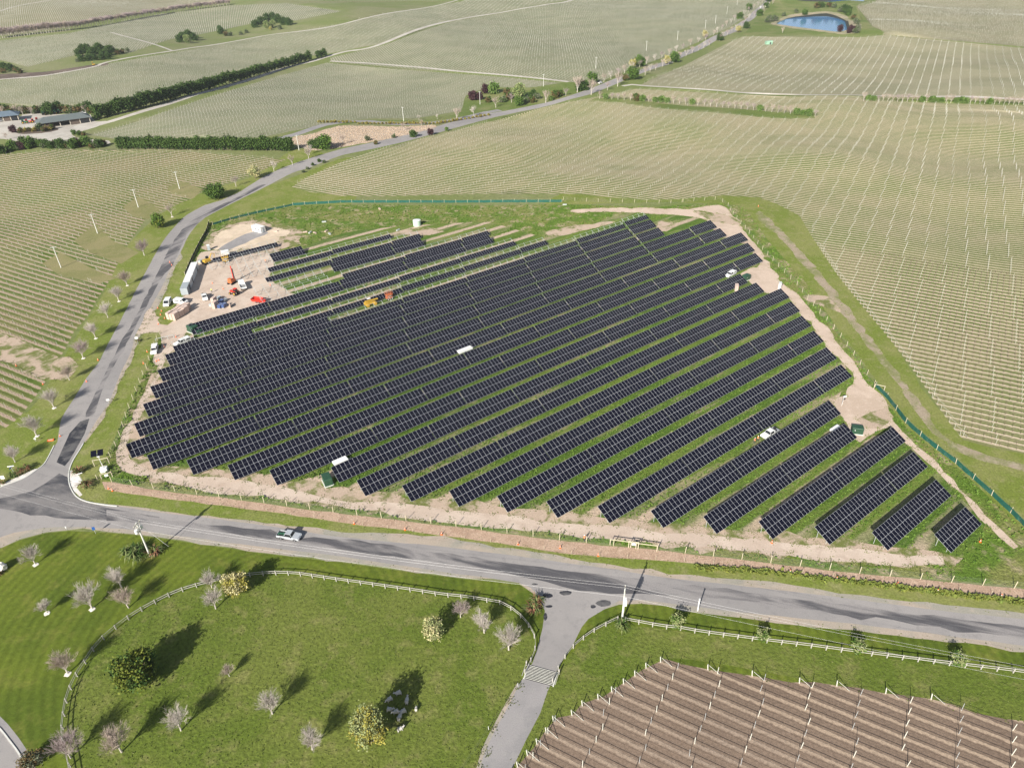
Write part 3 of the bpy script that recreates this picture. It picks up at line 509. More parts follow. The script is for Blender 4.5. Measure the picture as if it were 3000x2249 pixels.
def lattice(idset, az, sp, off, pstep, maxd=4000, mind=0, keep=1.0):
    d = np.array([math.cos(az), math.sin(az)]); n = np.array([-d[1], d[0]])
    P = np.vstack([REG[i][2] for i in idset]); P = P[np.hypot(*P.T) < maxd*1.6] if maxd < 4000 else P
    U = P@d; V = P@n
    i0, i1 = int((V.min()-off)//sp), int((V.max()-off)//sp)+1; j0, j1 = int(U.min()//pstep), int(U.max()//pstep)+1
    I, J = np.meshgrid(np.arange(i0, i1), np.arange(j0, j1), indexing='ij'); I = I.ravel(); J = J.ravel()
    v = off+I*sp; u = J*pstep+(I % 7)*0.15; x = u*d[0]+v*n[0]; y = u*d[1]+v*n[1]
    r = np.hypot(x, y); k = (r < maxd) & (r >= mind) & (y > 0); I, J, x, y = I[k], J[k], x[k], y[k]
    k = inview(x, y, H(x, y), 90); I, J, x, y = I[k], J[k], x[k], y[k]
    if keep < 1: k = rng.random(len(x)) < keep; I, J, x, y = I[k], J[k], x[k], y[k]
    k = np.isin(regid(x, y), list(idset)); return I[k], J[k], x[k], y[k]
def ids_of(m): return [i for i, r in enumerate(REG) if r[1] is m and r[0] in ('vineyard_field', 'tilled_plot')]
runs = []
def make_runs(field, az, I, J, x, y):
    o = np.lexsort((J, I)); I, J, x, y = I[o], J[o], x[o], y[o]
    cut = np.where((np.diff(I) != 0) | (np.diff(J) > 2))[0]+1
    for s in np.split(np.arange(len(I)), cut):
        if len(s) >= 2: runs.append((field, int(I[s[0]]), az, x[s], y[s], float(np.hypot(x[s], y[s]).min())))
for m, field, sp, off, st, md in ((VB, 'tilled', 2.40, 0.2, 7.4, 400), (VR, 'right', 2.65, 0.6, 7.2, 640), (VL, 'left', 2.65, 0.9, 7.2, 640)):
    make_runs(field, VAZ, *lattice(ids_of(m), VAZ, sp, off, st, md))
runs.sort(key=lambda r: r[5]+(-1000 if r[0] == 'tilled' else 0))
print('runs', len(runs), sum(len(r[3]) for r in runs))
cnt = {'tilled': 0, 'right': 0, 'left': 0}; tp = 0
stuffV = []; nthing = 0; nparts = 0; vinepts = []
def boxes_np(x, y, z, s, h, m=0, z0=-0.3):                            # many square posts in one mesh
    n = len(x); c = np.array([(-1, -1), (1, -1), (1, 1), (-1, 1)])*0.5
    V = np.zeros((n, 8, 3)); s = np.broadcast_to(s, n)
    for k in range(4):
        V[:, k, 0] = V[:, k+4, 0] = x+c[k, 0]*s; V[:, k, 1] = V[:, k+4, 1] = y+c[k, 1]*s
        V[:, k, 2] = z+z0; V[:, k+4, 2] = z+h
    f = np.array([(0, 1, 5, 4), (1, 2, 6, 5), (2, 3, 7, 6), (3, 0, 4, 7), (4, 5, 6, 7)]); F = (f[None]+np.arange(n)[:, None, None]*8).reshape(-1, 4)
    return V.reshape(-1, 3), F
def ribbons_np(x, y, z, h, w):                                        # tri-prism wires between consecutive points
    n = len(x); dx = np.gradient(x); dy = np.gradient(y); L = np.hypot(dx, dy)+1e-9; nx, ny = -dy/L*w, dx/L*w
    V = np.zeros((n, 3, 3)); V[:, 0] = np.c_[x+nx, y+ny, z+h]; V[:, 1] = np.c_[x-nx, y-ny, z+h]; V[:, 2] = np.c_[x, y, z+h+w*1.6]
    F = []; a = np.arange(n-1)*3
    for p, q in ((0, 1), (1, 2), (2, 0)): F.append(np.c_[a+p, a+q, a+q+3, a+p+3])
    return V.reshape(-1, 3), np.vstack(F)
class Acc:
    def __init__(s): s.V = []; s.F = []; s.M = []; s.n = 0
    def add(s, VF, m=0): V, F = VF; s.V.append(V); s.F.append(F+s.n); s.M.append(np.full(len(F), m)); s.n += len(V)
    def obj(s, name, mats, parent=None): return fastobj(name, np.vstack(s.V), np.vstack(s.F), mats, len(s.F[0][0]), parent, np.concatenate(s.M))
FID = {'tilled': ids_of(VB), 'right': ids_of(VR), 'left': ids_of(VL)}
def row_end(field, az, x, y):                        # walk out from the first and last post to the edge of the plot
    d = np.array([math.cos(az), math.sin(az)]); out = []
    for q, s in ((0, -1),):
        t = np.arange(0.3, 7.3, 0.35); px_, py_ = x[q]+d[0]*t*s, y[q]+d[1]*t*s; k = np.isin(regid(px_, py_), FID[field]); n_ = len(t) if k.all() else int(np.argmin(k)); r = t[max(n_-1, 0)]
        out.append((x[q]+d[0]*r*s, y[q]+d[1]*r*s))
    return out[0]
acc = Acc()
for field, idx, az, x, y, dist in runs:
    z = H(x, y); cnt[field] += 1
    if cnt[field] <= {'tilled': 60, 'right': 45, 'left': 30}[field]:
        where = {'tilled': 'dark tilled plot', 'right': 'right hand vineyard', 'left': 'left hand vineyard'}[field]
        t = thing('vine_row', f'trellised vine row, {ordn(cnt[field])} nearest in the {where}', 'vine row', (x[0], y[0], z[0]), 0, {'tilled': 'trellis rows in the tilled plot', 'right': 'vine rows in the right hand vineyard', 'left': 'vine rows in the left hand vineyard'}[field])
        hid = range(len(x))
        for q in hid:
            if q >= 98: break
            me = ME_P if field != 'tilled' else (ME_PW if (q+idx) % 2 else ME_PS)
            o = bpy.data.objects.new('post', me); C.objects.link(o); o.parent = t; o.location = (x[q]-x[0], y[q]-y[0], z[q]-z[0]); o.rotation_euler = (random.gauss(0, 0.02), random.gauss(0, 0.02), az)
        if len(x) > 98:
            a2 = Acc(); a2.add(boxes_np(x[98:]-x[0], y[98:]-y[0], z[98:]-z[0], 0.1, 1.75)); tag(a2.obj('post', [POSTM], t), kind='stuff')
        ex, ey = row_end(field, az, x, y); d = np.array([math.cos(az), math.sin(az)])
        o = bpy.data.objects.new('end_post', ME_END if field == 'tilled' else ME_P); C.objects.link(o); o.parent = t; o.location = (ex-x[0], ey-y[0], float(H(ex, ey))-z[0]); o.rotation_euler = (0, -0.12, az)
        MB().tube([(ex-x[0]+d[0]*0.1, ey-y[0]+d[1]*0.1, 1.25), (ex-x[0]+d[0]*2.1, ey-y[0]+d[1]*2.1, 0.05)], 0.045 if field == 'tilled' else 0.03, 5).build('strut', POSTW if field == 'tilled' else POSTM, t)
        X = np.r_[ex, x]-x[0]; Y = np.r_[ey, y]-y[0]; Z = np.r_[float(H(ex, ey)), z]-z[0]
        ww = Acc()
        if field == 'tilled':
            ww.add(ribbons_np(X, Y, Z, 0.45, 0.022)); ww.add(ribbons_np(X, Y, Z, 1.0, 0.010)); ww.add(ribbons_np(X, Y, Z, 1.75, 0.010)); ww.obj('wire', [WIRED], t)
        else:
            ww.add(ribbons_np(X, Y, Z, 0.85, 0.028)); ww.add(ribbons_np(X, Y, Z, 1.5, 0.008)); ww.obj('cane_wire', [WIREM], t)
    elif sum(cnt.values()) <= 270:
        a = Acc(); a.add(boxes_np(x-x[0], y-y[0], z-z[0], 0.065, 1.6)); a.add(ribbons_np(x-x[0], y-y[0], z-z[0], 0.85, 0.03), 1)
        o = a.obj('vine_row', [POSTM, WIREM]); o.location = (x[0], y[0], z[0])
        where = {'tilled': 'dark tilled plot', 'right': 'right hand vineyard', 'left': 'left hand vineyard'}[field]
        tag(o, f'trellised vine row, {ordn(cnt[field])} nearest in the {where}', 'vine row', f'vine rows in the {where}')
    else:
        acc.add(boxes_np(x, y, z, 0.07, 1.6)); acc.add(ribbons_np(x, y, z, 0.85, 0.03), 1)
    if field != 'tilled' and dist < 330:
        for a in range(len(x)-1):
            if math.hypot(x[a], y[a]) > 300: continue
            for q in np.arange(0.12, 1, 0.25): vinepts.append((x[a]+(x[a+1]-x[a])*q, y[a]+(y[a+1]-y[a])*q))
# far blocks
def thick(x, y): return 0.065+np.clip(np.hypot(x, y)-300, 0, 900)/900*0.035
for m, az, sp, st, keep in ((VR, VAZ, 2.65, 7.2, 1), (VL, VAZ, 2.65, 7.2, 1), (VF1, R(-29.5), 2.8, 7.2, 1), (VF5, R(-29.5), 2.8, 7.2, 0.8), (VF2, R(-72), 2.8, 7.2, 0.8), (VF3, R(-60), 2.9, 7.2, 0.7), (VF4, R(-12), 2.8, 7.2, 0.8)):
    near = m in (VR, VL)
    I, J, x, y = lattice(ids_of(m), az, sp, {0: 0.0}.get(0) if not near else (0.6 if m is VR else 0.9), st, 2600, 640 if near else 0, keep)
    if len(x): acc.add(boxes_np(x, y, H(x, y), thick(x, y), 1.7)); print('far posts', len(x))
tag(acc.obj('vineyard_trellis', [POSTM, WIREM]), 'distant vineyard posts and wires across the hills', 'vineyard', kind='stuff')
# vine plants
def vine_mb(seed):
    r = random.Random(seed); mb = MB(); h = r.uniform(0.7, 0.9)
    mb.tube([(0, 0, -0.1), (r.uniform(-.05, .05), 0, h*0.5), (0, 0, h)], [0.055, 0.04, 0.045], 5)
    for s in (-1, 1): mb.tube([(0, 0, h-0.05), (s*0.3, 0, h+r.uniform(0, .15)), (s*0.75, 0, h+r.uniform(-.02, .08))], [0.04, 0.03, 0.015], 4)
    return mb
vinepts = np.array(vinepts); vinepts = vinepts[np.argsort(np.hypot(*vinepts.T))]; k = inview(vinepts[:, 0], vinepts[:, 1], 0*vinepts[:, 0], 20); vinepts = vinepts[k]
VM = [vine_mb(i).mesh('grapevine', BARKV) for i in range(5)]
for q, (x, y) in enumerate(vinepts[:300]):
    o = bpy.data.objects.new('grapevine', VM[q % 5]); C.objects.link(o); o.location = (x, y, float(H(x, y))); o.rotation_euler = (0, 0, VAZ)
    tag(o, 'leafless grapevine trained along a wire at the near vineyard corner', 'grapevine', 'grapevines at the near vineyard corner')
vp = vinepts[300:7000]
a = Acc(); a.add(boxes_np(vp[:, 0], vp[:, 1], H(vp[:, 0], vp[:, 1]), 0.10, 0.85))
d = np.array([math.cos(VAZ), math.sin(VAZ)]); n2 = np.array([-d[1], d[0]])*0.03
zz = H(vp[:, 0], vp[:, 1])+0.85; V = np.stack([np.c_[vp+d*s+n2*e, zz+q] for s, e, q in ((-.7, -1, 0), (.7, -1, 0), (.7, 1, 0.05), (-.7, 1, 0.05))], 1).reshape(-1, 3)
a.add((V, np.arange(len(V)).reshape(-1, 4)))
tag(a.obj('grapevines', [BARKV]), 'leafless grapevines along the vineyard rows', 'grapevines', kind='stuff')
# ------------------------------------------------------------------ trees and shrubs
def leafmat(name, c1, c2, var=0.3):
    m, n, l, bs = nodes(name); tc = n.new('ShaderNodeTexCoord').outputs['Object']
    f = noise(n, l, tc, 1.1, 2, 0.6); f2 = noise(n, l, tc, 6.0, 2, 0.6)
    col = mixc(n, l, ramp(n, l, f, 0.35, 0.65), c1, c2)
    l.new(scalec(n, l, col, mth(n, l, 'MULTIPLY_ADD', f2, var*2, 1-var)), bs.inputs['Base Color']); bs.inputs['Roughness'].default_value = 0.75; bs.inputs['Specular IOR Level'].default_value = 0.2
    return m
LM = {'dark': leafmat('leaf_dark', (0.035, 0.075, 0.015), (0.065, 0.11, 0.02)), 'gold': leafmat('leaf_olive_gold', (0.085, 0.12, 0.015), (0.15, 0.17, 0.025)),
      'green': leafmat('leaf_green', (0.06, 0.125, 0.02), (0.11, 0.18, 0.03)), 'cream': leafmat('blossom_cream', (0.52, 0.48, 0.27), (0.38, 0.34, 0.15)),
      'yellow': leafmat('leaf_yellow', (0.34, 0.30, 0.06), (0.24, 0.23, 0.05)), 'pale': leafmat('leaf_pale_green', (0.20, 0.24, 0.09), (0.30, 0.32, 0.15)),
      'shelter': leafmat('leaf_shelter', (0.028, 0.062, 0.014), (0.055, 0.095, 0.02)), 'purple': leafmat('leaf_purple', (0.07, 0.03, 0.035), (0.045, 0.022, 0.025)),
      'brown': leafmat('leaf_brown', (0.16, 0.10, 0.045), (0.10, 0.085, 0.03)), 'willow': leafmat('leaf_willow', (0.12, 0.20, 0.055), (0.19, 0.26, 0.08)),
      'grey': leafmat('leaf_grey', (0.16, 0.17, 0.11), (0.1, 0.12, 0.07)), 'flax': leafmat('flax_green', (0.09, 0.13, 0.035), (0.20, 0.22, 0.09)), 'flaxred': leafmat('flax_bronze', (0.15, 0.07, 0.04), (0.30, 0.16, 0.09)), 'reed': leafmat('reed_stem', (0.52, 0.42, 0.32), (0.44, 0.34, 0.25))}
TRUNK = mat('bark', (0.16, 0.125, 0.095), 0.95, 0, 0.2, 4); PALEB = mat('pale_bark', (0.47, 0.43, 0.38), 0.9, 0, 0.15, 3); TWIG = mat('pale_twig', (0.45, 0.405, 0.365), 0.9, 0, 0.15, 1); TWIGB = mat('brown_twig', (0.38, 0.31, 0.265), 0.9, 0, 0.15, 1); TWIGP = mat('mauve_twig', (0.33, 0.265, 0.26), 0.9, 0, 0.15, 1)
def leaves(rg, cl, per, size, spread):
    """clusters of small leaf quads: cl = (n,3) clump centres"""
    n = len(cl)*per; c = np.repeat(cl, per, 0)+rg.normal(0, 1, (n, 3))*spread
    a = rg.normal(0, 1, (n, 3)); a /= np.linalg.norm(a, axis=1)[:, None]; b = np.cross(a, rg.normal(0, 1, (n, 3))); b /= np.linalg.norm(b, axis=1)[:, None]+1e-9
    s = size*rg.uniform(0.55, 1.25, (n, 1)); a = a*s; b = b*s*0.7
    V = np.stack([c-a-b, c+a-b, c+a+b, c-a+b], 1).reshape(-1, 3); return V, np.arange(4*n).reshape(-1, 4)
def leafy(name, kind, h, r, ncl=60, per=60, size=0.20, base=0.22, seed=0, mats=('dark',), flat=1.0, cat='tree', upright=0, stems=1, bark=TRUNK):
    rg = np.random.default_rng(seed)
    root = bpy.data.objects.new(name, None); C.objects.link(root); tag(root, None, cat)
    d = rg.normal(0, 1, (ncl, 3)); d /= np.linalg.norm(d, axis=1)[:, None]; k = rg.uniform(0.35, 1.0, (ncl, 1))**0.5
    z0 = h*base; hh = (h-z0)/2
    cl = d*k*np.array([r, r, hh])*rg.uniform(0.78, 1.08, (ncl, 1)); cl[:, 2] += z0+hh
    if upright: cl[:, :2] *= (0.45+0.75*np.clip(1-(cl[:, 2:3]-z0)/(h-z0), 0, 1)**0.7)
    V, F = leaves(rg, cl, per, size, size*1.6+r*0.07)
    V[:, 2] = np.maximum(V[:, 2], 0.05)
    mi = (rg.random(len(cl)) < 0.5).repeat(per).astype(int) if len(mats) > 1 else np.zeros(len(F), int)
    fastobj('crown', V, F, [LM[m] for m in mats], 4, root, mi)
    mb = MB(); rr = random.Random(seed)
    for s in range(stems):
        q = rr.uniform(0, 6.28); o = 0.25*(stems > 1); mb.tube([(o*math.cos(q), o*math.sin(q), -0.2), (o*1.5*math.cos(q), o*1.5*math.sin(q), h*0.35), (o*2*math.cos(q), o*2*math.sin(q), h*0.75)], [0.03*h, 0.02*h, 0.006*h], 6)
    for i in range(7):
        q = rr.uniform(0, 6.28); e = rr.uniform(0.35, 0.8); mb.tube([(0, 0, h*rr.uniform(0.2, 0.4)), (r*0.4*math.cos(q), r*0.4*math.sin(q), h*e*0.8), (r*0.75*math.cos(q), r*0.75*math.sin(q), h*e)], [0.012*h, 0.008*h, 0.003*h], 4, False)
    mb.build('trunk', bark, root)
    return root
def bare(name, h, r, seed, tw=TWIG, lev=(6, 5, 4, 3), cat='tree', rad=1.0, bark=PALEB, ring=True, leafm=None):
    root = bpy.data.objects.new(name, None); C.objects.link(root); tag(root, None, cat)
    rr = random.Random(seed); tk = MB(); cr_ = MB()
    th = h*0.22; tk.tube([(0, 0, -0.2), (rr.uniform(-.1, .1), rr.uniform(-.1, .1), th)], [0.03*h, 0.021*h], 7)
    tips = []
    def grow(p, d, L, level, rad_):
        n = 2; q = p; pts = [p]
        for i in range(n): d2 = (d+Vector((rr.gauss(0, .10), rr.gauss(0, .10), rr.gauss(0.03, .06)))).normalized(); q = q+d2*(L/n); pts.append(q); d = d2
        (tk if level == 0 else cr_).tube(pts, [rad_, rad_*0.8, rad_*0.5], 4 if level < 2 else 3, False)
        if level >= len(lev)-1: tips.append(q); return
        for i in range(lev[level+1]):
            f = rr.uniform(0.3, 1.0) if i else 1.0; k = min(int(f*n), n-1); b = pts[k]+(pts[k+1]-pts[k])*(f*n-k)
            a = rr.uniform(0, 6.28); sp_ = rr.uniform(0.35, 0.75) if i else 0.12
            t = d.cross(Vector((0, 0, 1))); t = t.normalized() if t.length > 0.05 else Vector((1, 0, 0)); u_ = d.cross(t)
            nd = (d+(t*math.cos(a)+u_*math.sin(a))*sp_+Vector((0, 0, 0.08))).normalized()
            grow(b, nd, L*rr.uniform(0.5, 0.78), level+1, max(rad_*0.5, 0.013*rad))
    for i in range(lev[0]):
        a = i*6.283/lev[0]+rr.uniform(-.4, .4); tilt = rr.uniform(0.25, 0.7) if i else 0.05
        d = Vector((math.cos(a)*tilt*r/(h*0.33), math.sin(a)*tilt*r/(h*0.33), 1)).normalized()
        grow(Vector((0, 0, th*rr.uniform(0.75, 1))), d, h*0.36, 0, 0.011*h)
    tk.build('trunk', bark, root); cr_.build('crown', tw, root)
    if leafm:
        rg = np.random.default_rng(seed); V, F = leaves(rg, np.array([tuple(t) for t in tips]), 2, 0.10, 0.12); fastobj('blossom' if leafm != 'gold' else 'foliage', V, F, [LM[leafm]], 4, root)
    return root
BARE = [Proto(lambda i=i: bare('bare_tree', 5.5, 2.0, 40+i, (TWIG, TWIG, TWIGB, TWIG, TWIGP)[i], lev=(8, 7, 6, 5))) for i in range(5)]
BARES = [Proto(lambda i=i: bare('bare_tree', 5.5, 1.9, 80+i, (TWIG, TWIGB, TWIGP)[i], lev=(5, 4, 4, 2), rad=2.4)) for i in range(3)]
RING = Proto(lambda: _ring())
def _ring():
    mb = MB(); rr = random.Random(3); ps = [(math.cos(k*0.5236)*rr.uniform(.42, .7), math.sin(k*0.5236)*rr.uniform(.42, .7)) for k in range(12)]
    mb.add([(x, y, 0.05) for x, y in ps]+[(x*1.1, y*1.1, -0.2) for x, y in ps]+[(0, 0, 0.08)], [(i, (i+1) % 12, 24) for i in range(12)]+[(i+12, (i+1) % 12+12, (i+1) % 12, i) for i in range(12)])
    o = mb.build('stone_ring', mat('white_mulch', (0.7, 0.66, 0.6), 0.9, 0, 0.25, 4)); tag(o, None, 'stone ring'); return o
def put(pr, px, py, label, sc_=1.0, group=None, rz=None, dz=0.0):
    return pr.put(P3(px, py, dz), random.uniform(0, 6.28) if rz is None else rz, label, group, sc_)
# near bare trees on the lawns
NB = [(77, 1218, 5, 0, 'pale bare tree beside the road junction on the lawn'), (263, 1268, 5.4, 1, 'pale bare tree just below the flax under the power pole'), (199, 1314, 6.2, 3, 'widest pale bare tree on the left lawn, spreading crown'), (102, 1323, 3.6, 1, 'small thin bare tree alone on the left lawn'),
      (278, 1312, 5.2, 2, 'bare tree with greenish tips between lawn and curved fence'), (458, 1269, 4.4, 0, 'bare tree behind the white fence left of the cream tree'), (466, 1314, 5, 3, 'bare tree inside the white fence left of the cream tree'), (146, 1454, 5.6, 2, 'reddish bare tree leaning outside the curved fence'),
      (496, 1460, 3.0, 2, 'smallest bare tree in the middle of the paddock'), (589, 1541, 5.2, 0, 'round bare tree in the middle of the lower paddock'), (675, 1618, 5.2, 1, 'round bare tree nearest the yellow willow'), (391, 1577, 5.2, 3, 'narrow bare tree below the dark gold tree'),
      (263, 1623, 6.2, 2, 'faint wide bare tree near the bottom fence corner'), (153, 1636, 5.6, 4, 'bare tree standing on the fence at the bottom left'), (1046, 1366, 5.4, 1, 'silvery bare tree by the curved fence, left of its twin'), (1099, 1403, 6, 0, 'silvery bare tree nearest the cattle grid'), (995, 1333, 3.8, 4, 'mauve bare tree behind the yellow blossom tree')]
for px, py, h, k, lb in NB:
    put(BARE[k], px, py, lb, h/5.5, 'bare trees on the lawns')
for px, py in ((77, 1219), (199, 1315), (102, 1324), (146, 1455)): put(RING, px, py, {77: 'pale stone ring under the junction bare tree', 199: 'white stone ring under the widest lawn tree', 102: 'stone ring under the small thin lawn tree', 146: 'white stone ring under the leaning reddish tree'}[px], 1.0, 'stone rings round tree trunks')
# bare trees along the left road
LR = [(33, 998, 5.2), (80, 941, 6.4), (117, 880, 6.2), (150, 821, 5.0), (180, 773, 6.2), (207, 730, 6.0), (233, 686, 5.6), (257, 650, 6.0), (275, 616, 6.0), (312, 552, 7.0), (372, 468, 6.5), (510, 403, 6), (592, 370, 6), (632, 357, 6), (667, 343, 6.5)]
for i, (px, py, h) in enumerate(LR):
    lb = f'bare roadside tree, {ordn(i+1)} from the junction up the left road'
    if i < 10: put(BARE[(i*2+1) % 5], px, py, lb, h/5.5, 'bare trees along the left road')
    else: put(BARES[i % 3], px, py, lb, h/5.5, 'bare trees along the left road')
    if i in (1, 2, 4, 5, 7, 8, 10): put(RING, px, py+1, f'white stone ring at the {ordn(i+1)} roadside tree from the junction', 1.0, 'stone rings round tree trunks')
L1 = lambda name, lb, px, py, *a, **k: (lambda o: (setattr(o, 'location', P3(px, py)), tag(o, lb)))(leafy(name, *a, **k))
L1('leafy_tree', 'large dark green and gold leafy tree in the fenced paddock', 303, 1472, '', 7.2, 3.6, 90, 75, 0.16, 0.05, 11, ('gold', 'dark'))
L1('blossom_tree', 'cream coloured blossom tree standing on the curved fence', 514, 1283, '', 5.4, 2.3, 60, 60, 0.13, 0.18, 12, ('cream', 'yellow'))
L1('blossom_tree', 'yellow blossom tree with patchy flowers in the paddock', 936, 1379, '', 4.8, 2.0, 55, 36, 0.12, 0.12, 13, ('cream', 'pale'), upright=0, bark=PALEB)
L1('willow_tree', 'golden yellow willow with sheep resting in its shadow', 803, 1600, '', 7.4, 2.9, 90, 60, 0.13, 0.10, 14, ('yellow', 'pale'), bark=PALEB, stems=3)
L1('round_tree', 'dense round dark green tree on the left roadside', 466, 428, '', 7.0, 4.6, 70, 60, 0.25, 0.02, 15, ('dark', 'green'))
L1('round_tree', 'olive green upright tree beside the left road', 344, 492, '', 6.6, 2.9, 60, 55, 0.2, 0.06, 16, ('gold', 'green'))
L1('blossom_tree', 'cream blossom tree on the left verge by the bend', 552, 386, '', 6.4, 3.2, 50, 40, 0.2, 0.2, 17, ('cream', 'pale'))
SH = Proto(lambda: leafy('shrub', '', 3.0, 1.15, 30, 50, 0.10, 0.03, 21, ('pale', 'green'), cat='shrub', stems=3))
for px, py, s, lb in ((1462, 1352, 1.05, 'pale green shrub on the rail fence nearest the driveway'), (1646, 1381, 0.9, 'pale green shrub on the rail fence, second from driveway'), (1850, 1407, 1.0, 'pale green shrub on the rail fence, third from driveway'), (2066, 1434, 1.0, 'greyish shrub on the rail fence nearest the right edge')): put(SH, px, py, lb, s, 'shrubs along the rail fence')
L1('shrub', 'dark grey shrub beside the corner road at bottom left', 72, 1650, '', 2.4, 1.6, 40, 50, 0.12, 0.02, 22, ('grey', 'brown'), cat='shrub')
# flax
def flax(seed, m1, n=70, L=2.0):
    rr = random.Random(seed); mb = MB(); root = bpy.data.objects.new('flax_bush', None); C.objects.link(root); tag(root, None, 'flax bush')
    for i in range(n):
        a = rr.uniform(0, 6.28); o = rr.uniform(0, .45); e = rr.uniform(0.5, 1.35); l_ = L*rr.uniform(0.6, 1.1); w_ = 0.07
        p = Vector((o*math.cos(a*1.7), o*math.sin(a*1.7), 0)); d = Vector((math.cos(a)*math.cos(e), math.sin(a)*math.cos(e), math.sin(e))); sd_ = Vector((-math.sin(a), math.cos(a), 0))*w_
        q = p+d*l_*0.6; t = q+Vector((math.cos(a), math.sin(a), rr.uniform(-0.9, 0.3))).normalized()*l_*0.4
        mb.cur = rr.randint(0, 1); mb.add([tuple(p-sd_), tuple(p+sd_), tuple(q+sd_), tuple(q-sd_), tuple(t)], [(0, 1, 2, 3), (3, 2, 4)])
    mb.build('leaves', [LM[m1], LM['flax' if m1 == 'flaxred' else 'dark']], root); return root
FG = Proto(lambda: flax(1, 'flax')); FR = Proto(lambda: flax(2, 'flaxred', 80, 1.9))
for k, (pr, px, py, s, lb) in enumerate(((FR, 43, 1022, 1.3, 'bronze flax at the left end of the junction bed'), (FG, 30, 1030, 1.3, 'green flax beside the street name sign'), (FR, 58, 1015, 1.3, 'bronze flax at the right end of the junction bed'), (FR, 8, 1044, 0.8, 'bronze flax by the small white board'), (FR, 171, 1022, 1.5, 'bronze flax at the top of the white stone bed'), (FR, 186, 1052, 1.6, 'bronze flax at the bottom of the white stone bed'),
        (FG, 279, 1198, 1.8, 'green flax left of the transformer pole'), (FG, 296, 1205, 1.9, 'green flax in front of the transformer pole'), (FR, 336, 1196, 1.5, 'bronze flax right of the transformer pole'), (FG, 300, 1190, 1.6, 'green flax behind the transformer pole'), (FG, 1342, 1353, 1.4, 'flax clump round the foot of the driveway pole'), (FR, 1152, 1318, 1.4, 'bronze flax nearest the driveway corner'), (FR, 1158, 1302, 1.4, 'bronze flax behind another at the driveway corner'), (FR, 297, 738, 0.9, 'dark flax by the yard entrance sign'))):
    put(pr, px, py, lb, s, 'flax bushes')
# shelterbelts: one tree each
SB = [Proto(lambda i=i: leafy('shelter_tree', '', 7.0, 2.0, 34, 30, 0.30, 0.10, 60+i, ('shelter', 'dark'), upright=(i % 2))) for i in range(4)]
def line(pr, a, b, n, lb, grp, s=(0.9, 1.1), jit=1.0, bow=0.0):
    for i in range(n):
        t = i/(n-1); px = a[0]+(b[0]-a[0])*t; py = a[1]+(b[1]-a[1])*t+bow*math.sin(math.pi*t)
        px += random.uniform(-jit, jit)
        pr[random.randrange(len(pr))].put(P3(px, py), random.uniform(0, 6.28), lb(i), grp, random.uniform(*s))
line(SB, (262, 322), (628, 326), 44, lambda i: f'dark hedge tree, {ordn(i+1)} from left in the front shelterbelt', 'trees of the front shelterbelt', (0.95, 1.15))
line(SB, (213, 258), (668, 132), 62, lambda i: f'dark hedge tree, {ordn(i+1)} from left in the long rear shelterbelt', 'trees of the long rear shelterbelt', (1.25, 1.5), bow=1.5)
for i, (px, py) in enumerate(((688, 127), (695, 125), (702, 123))): SB[i].put(P3(px, py), i, ('left', 'middle', 'right')[i]+' tree of the dark clump past the rear shelterbelt', 'dark clump past the rear shelterbelt', 1.2)
# distant bare tree line
FB = [Proto(lambda i=i: bare('bare_tree', 5.5, 2.2, 90+i, (TWIGP, TWIGB)[i], lev=(6, 5, 4, 3), rad=6.0)) for i in range(2)]
line(FB, (0, 84), (148, 66), 26, lambda i: f'far bare tree, {ordn(i+1)} from left in the hazy tree line', 'hazy bare tree line', (2.1, 2.7))
line(FB, (152, 66), (495, 12), 60, lambda i: f'far bare tree, {ordn(i+27)} from left in the hazy tree line', 'hazy bare tree line', (1.7, 2.2), bow=-3)
# clumps and scattered trees: (px, py, kind, scale, label)
TP = {'dark': Proto(lambda: leafy('round_tree', '', 6.0, 3.3, 40, 40, 0.3, 0.0, 30, ('shelter', 'dark'))), 'shelter': SB[1], 'green': Proto(lambda: leafy('round_tree', '', 6.5, 3.0, 40, 40, 0.3, 0.08, 31, ('green', 'dark'))), 'cream': Proto(lambda: leafy('blossom_tree', '', 6, 2.6, 36, 32, 0.26, 0.2, 32, ('cream', 'yellow'))),
      'purple': Proto(lambda: leafy('purple_tree', '', 5.5, 2.6, 36, 36, 0.28, 0.05, 33, ('purple',))), 'willow': Proto(lambda: leafy('willow_tree', '', 9, 3.6, 50, 44, 0.28, 0.06, 34, ('willow', 'pale'))), 'brown': Proto(lambda: leafy('brown_shrub', '', 4.5, 2.5, 34, 34, 0.26, 0.02, 35, ('brown', 'dark'), cat='shrub')),
      'grey': Proto(lambda: leafy('grey_shrub', '', 3.6, 2.2, 30, 30, 0.24, 0.02, 36, ('grey', 'dark'), cat='shrub')), 'bare': BARES[0], 'bareb': BARES[1], 'barep': BARES[2], 'lime': Proto(lambda: leafy('green_shrub', '', 4.2, 1.8, 30, 34, 0.24, 0.03, 37, ('green', 'willow'), cat='shrub')), 'gold': Proto(lambda: leafy('gold_shrub', '', 2.0, 1.5, 24, 30, 0.18, 0.02, 38, ('yellow', 'brown'), cat='shrub'))}
NM = {'dark': 'dark green tree', 'shelter': 'dark green tree', 'green': 'round green tree', 'cream': 'cream blossom tree', 'purple': 'dark purple leaved tree', 'willow': 'light green willow', 'brown': 'brown green shrub', 'grey': 'grey green shrub', 'bare': 'pale bare tree', 'bareb': 'brownish bare tree', 'barep': 'mauve bare tree', 'lime': 'bright green shrub', 'gold': 'golden low shrub'}
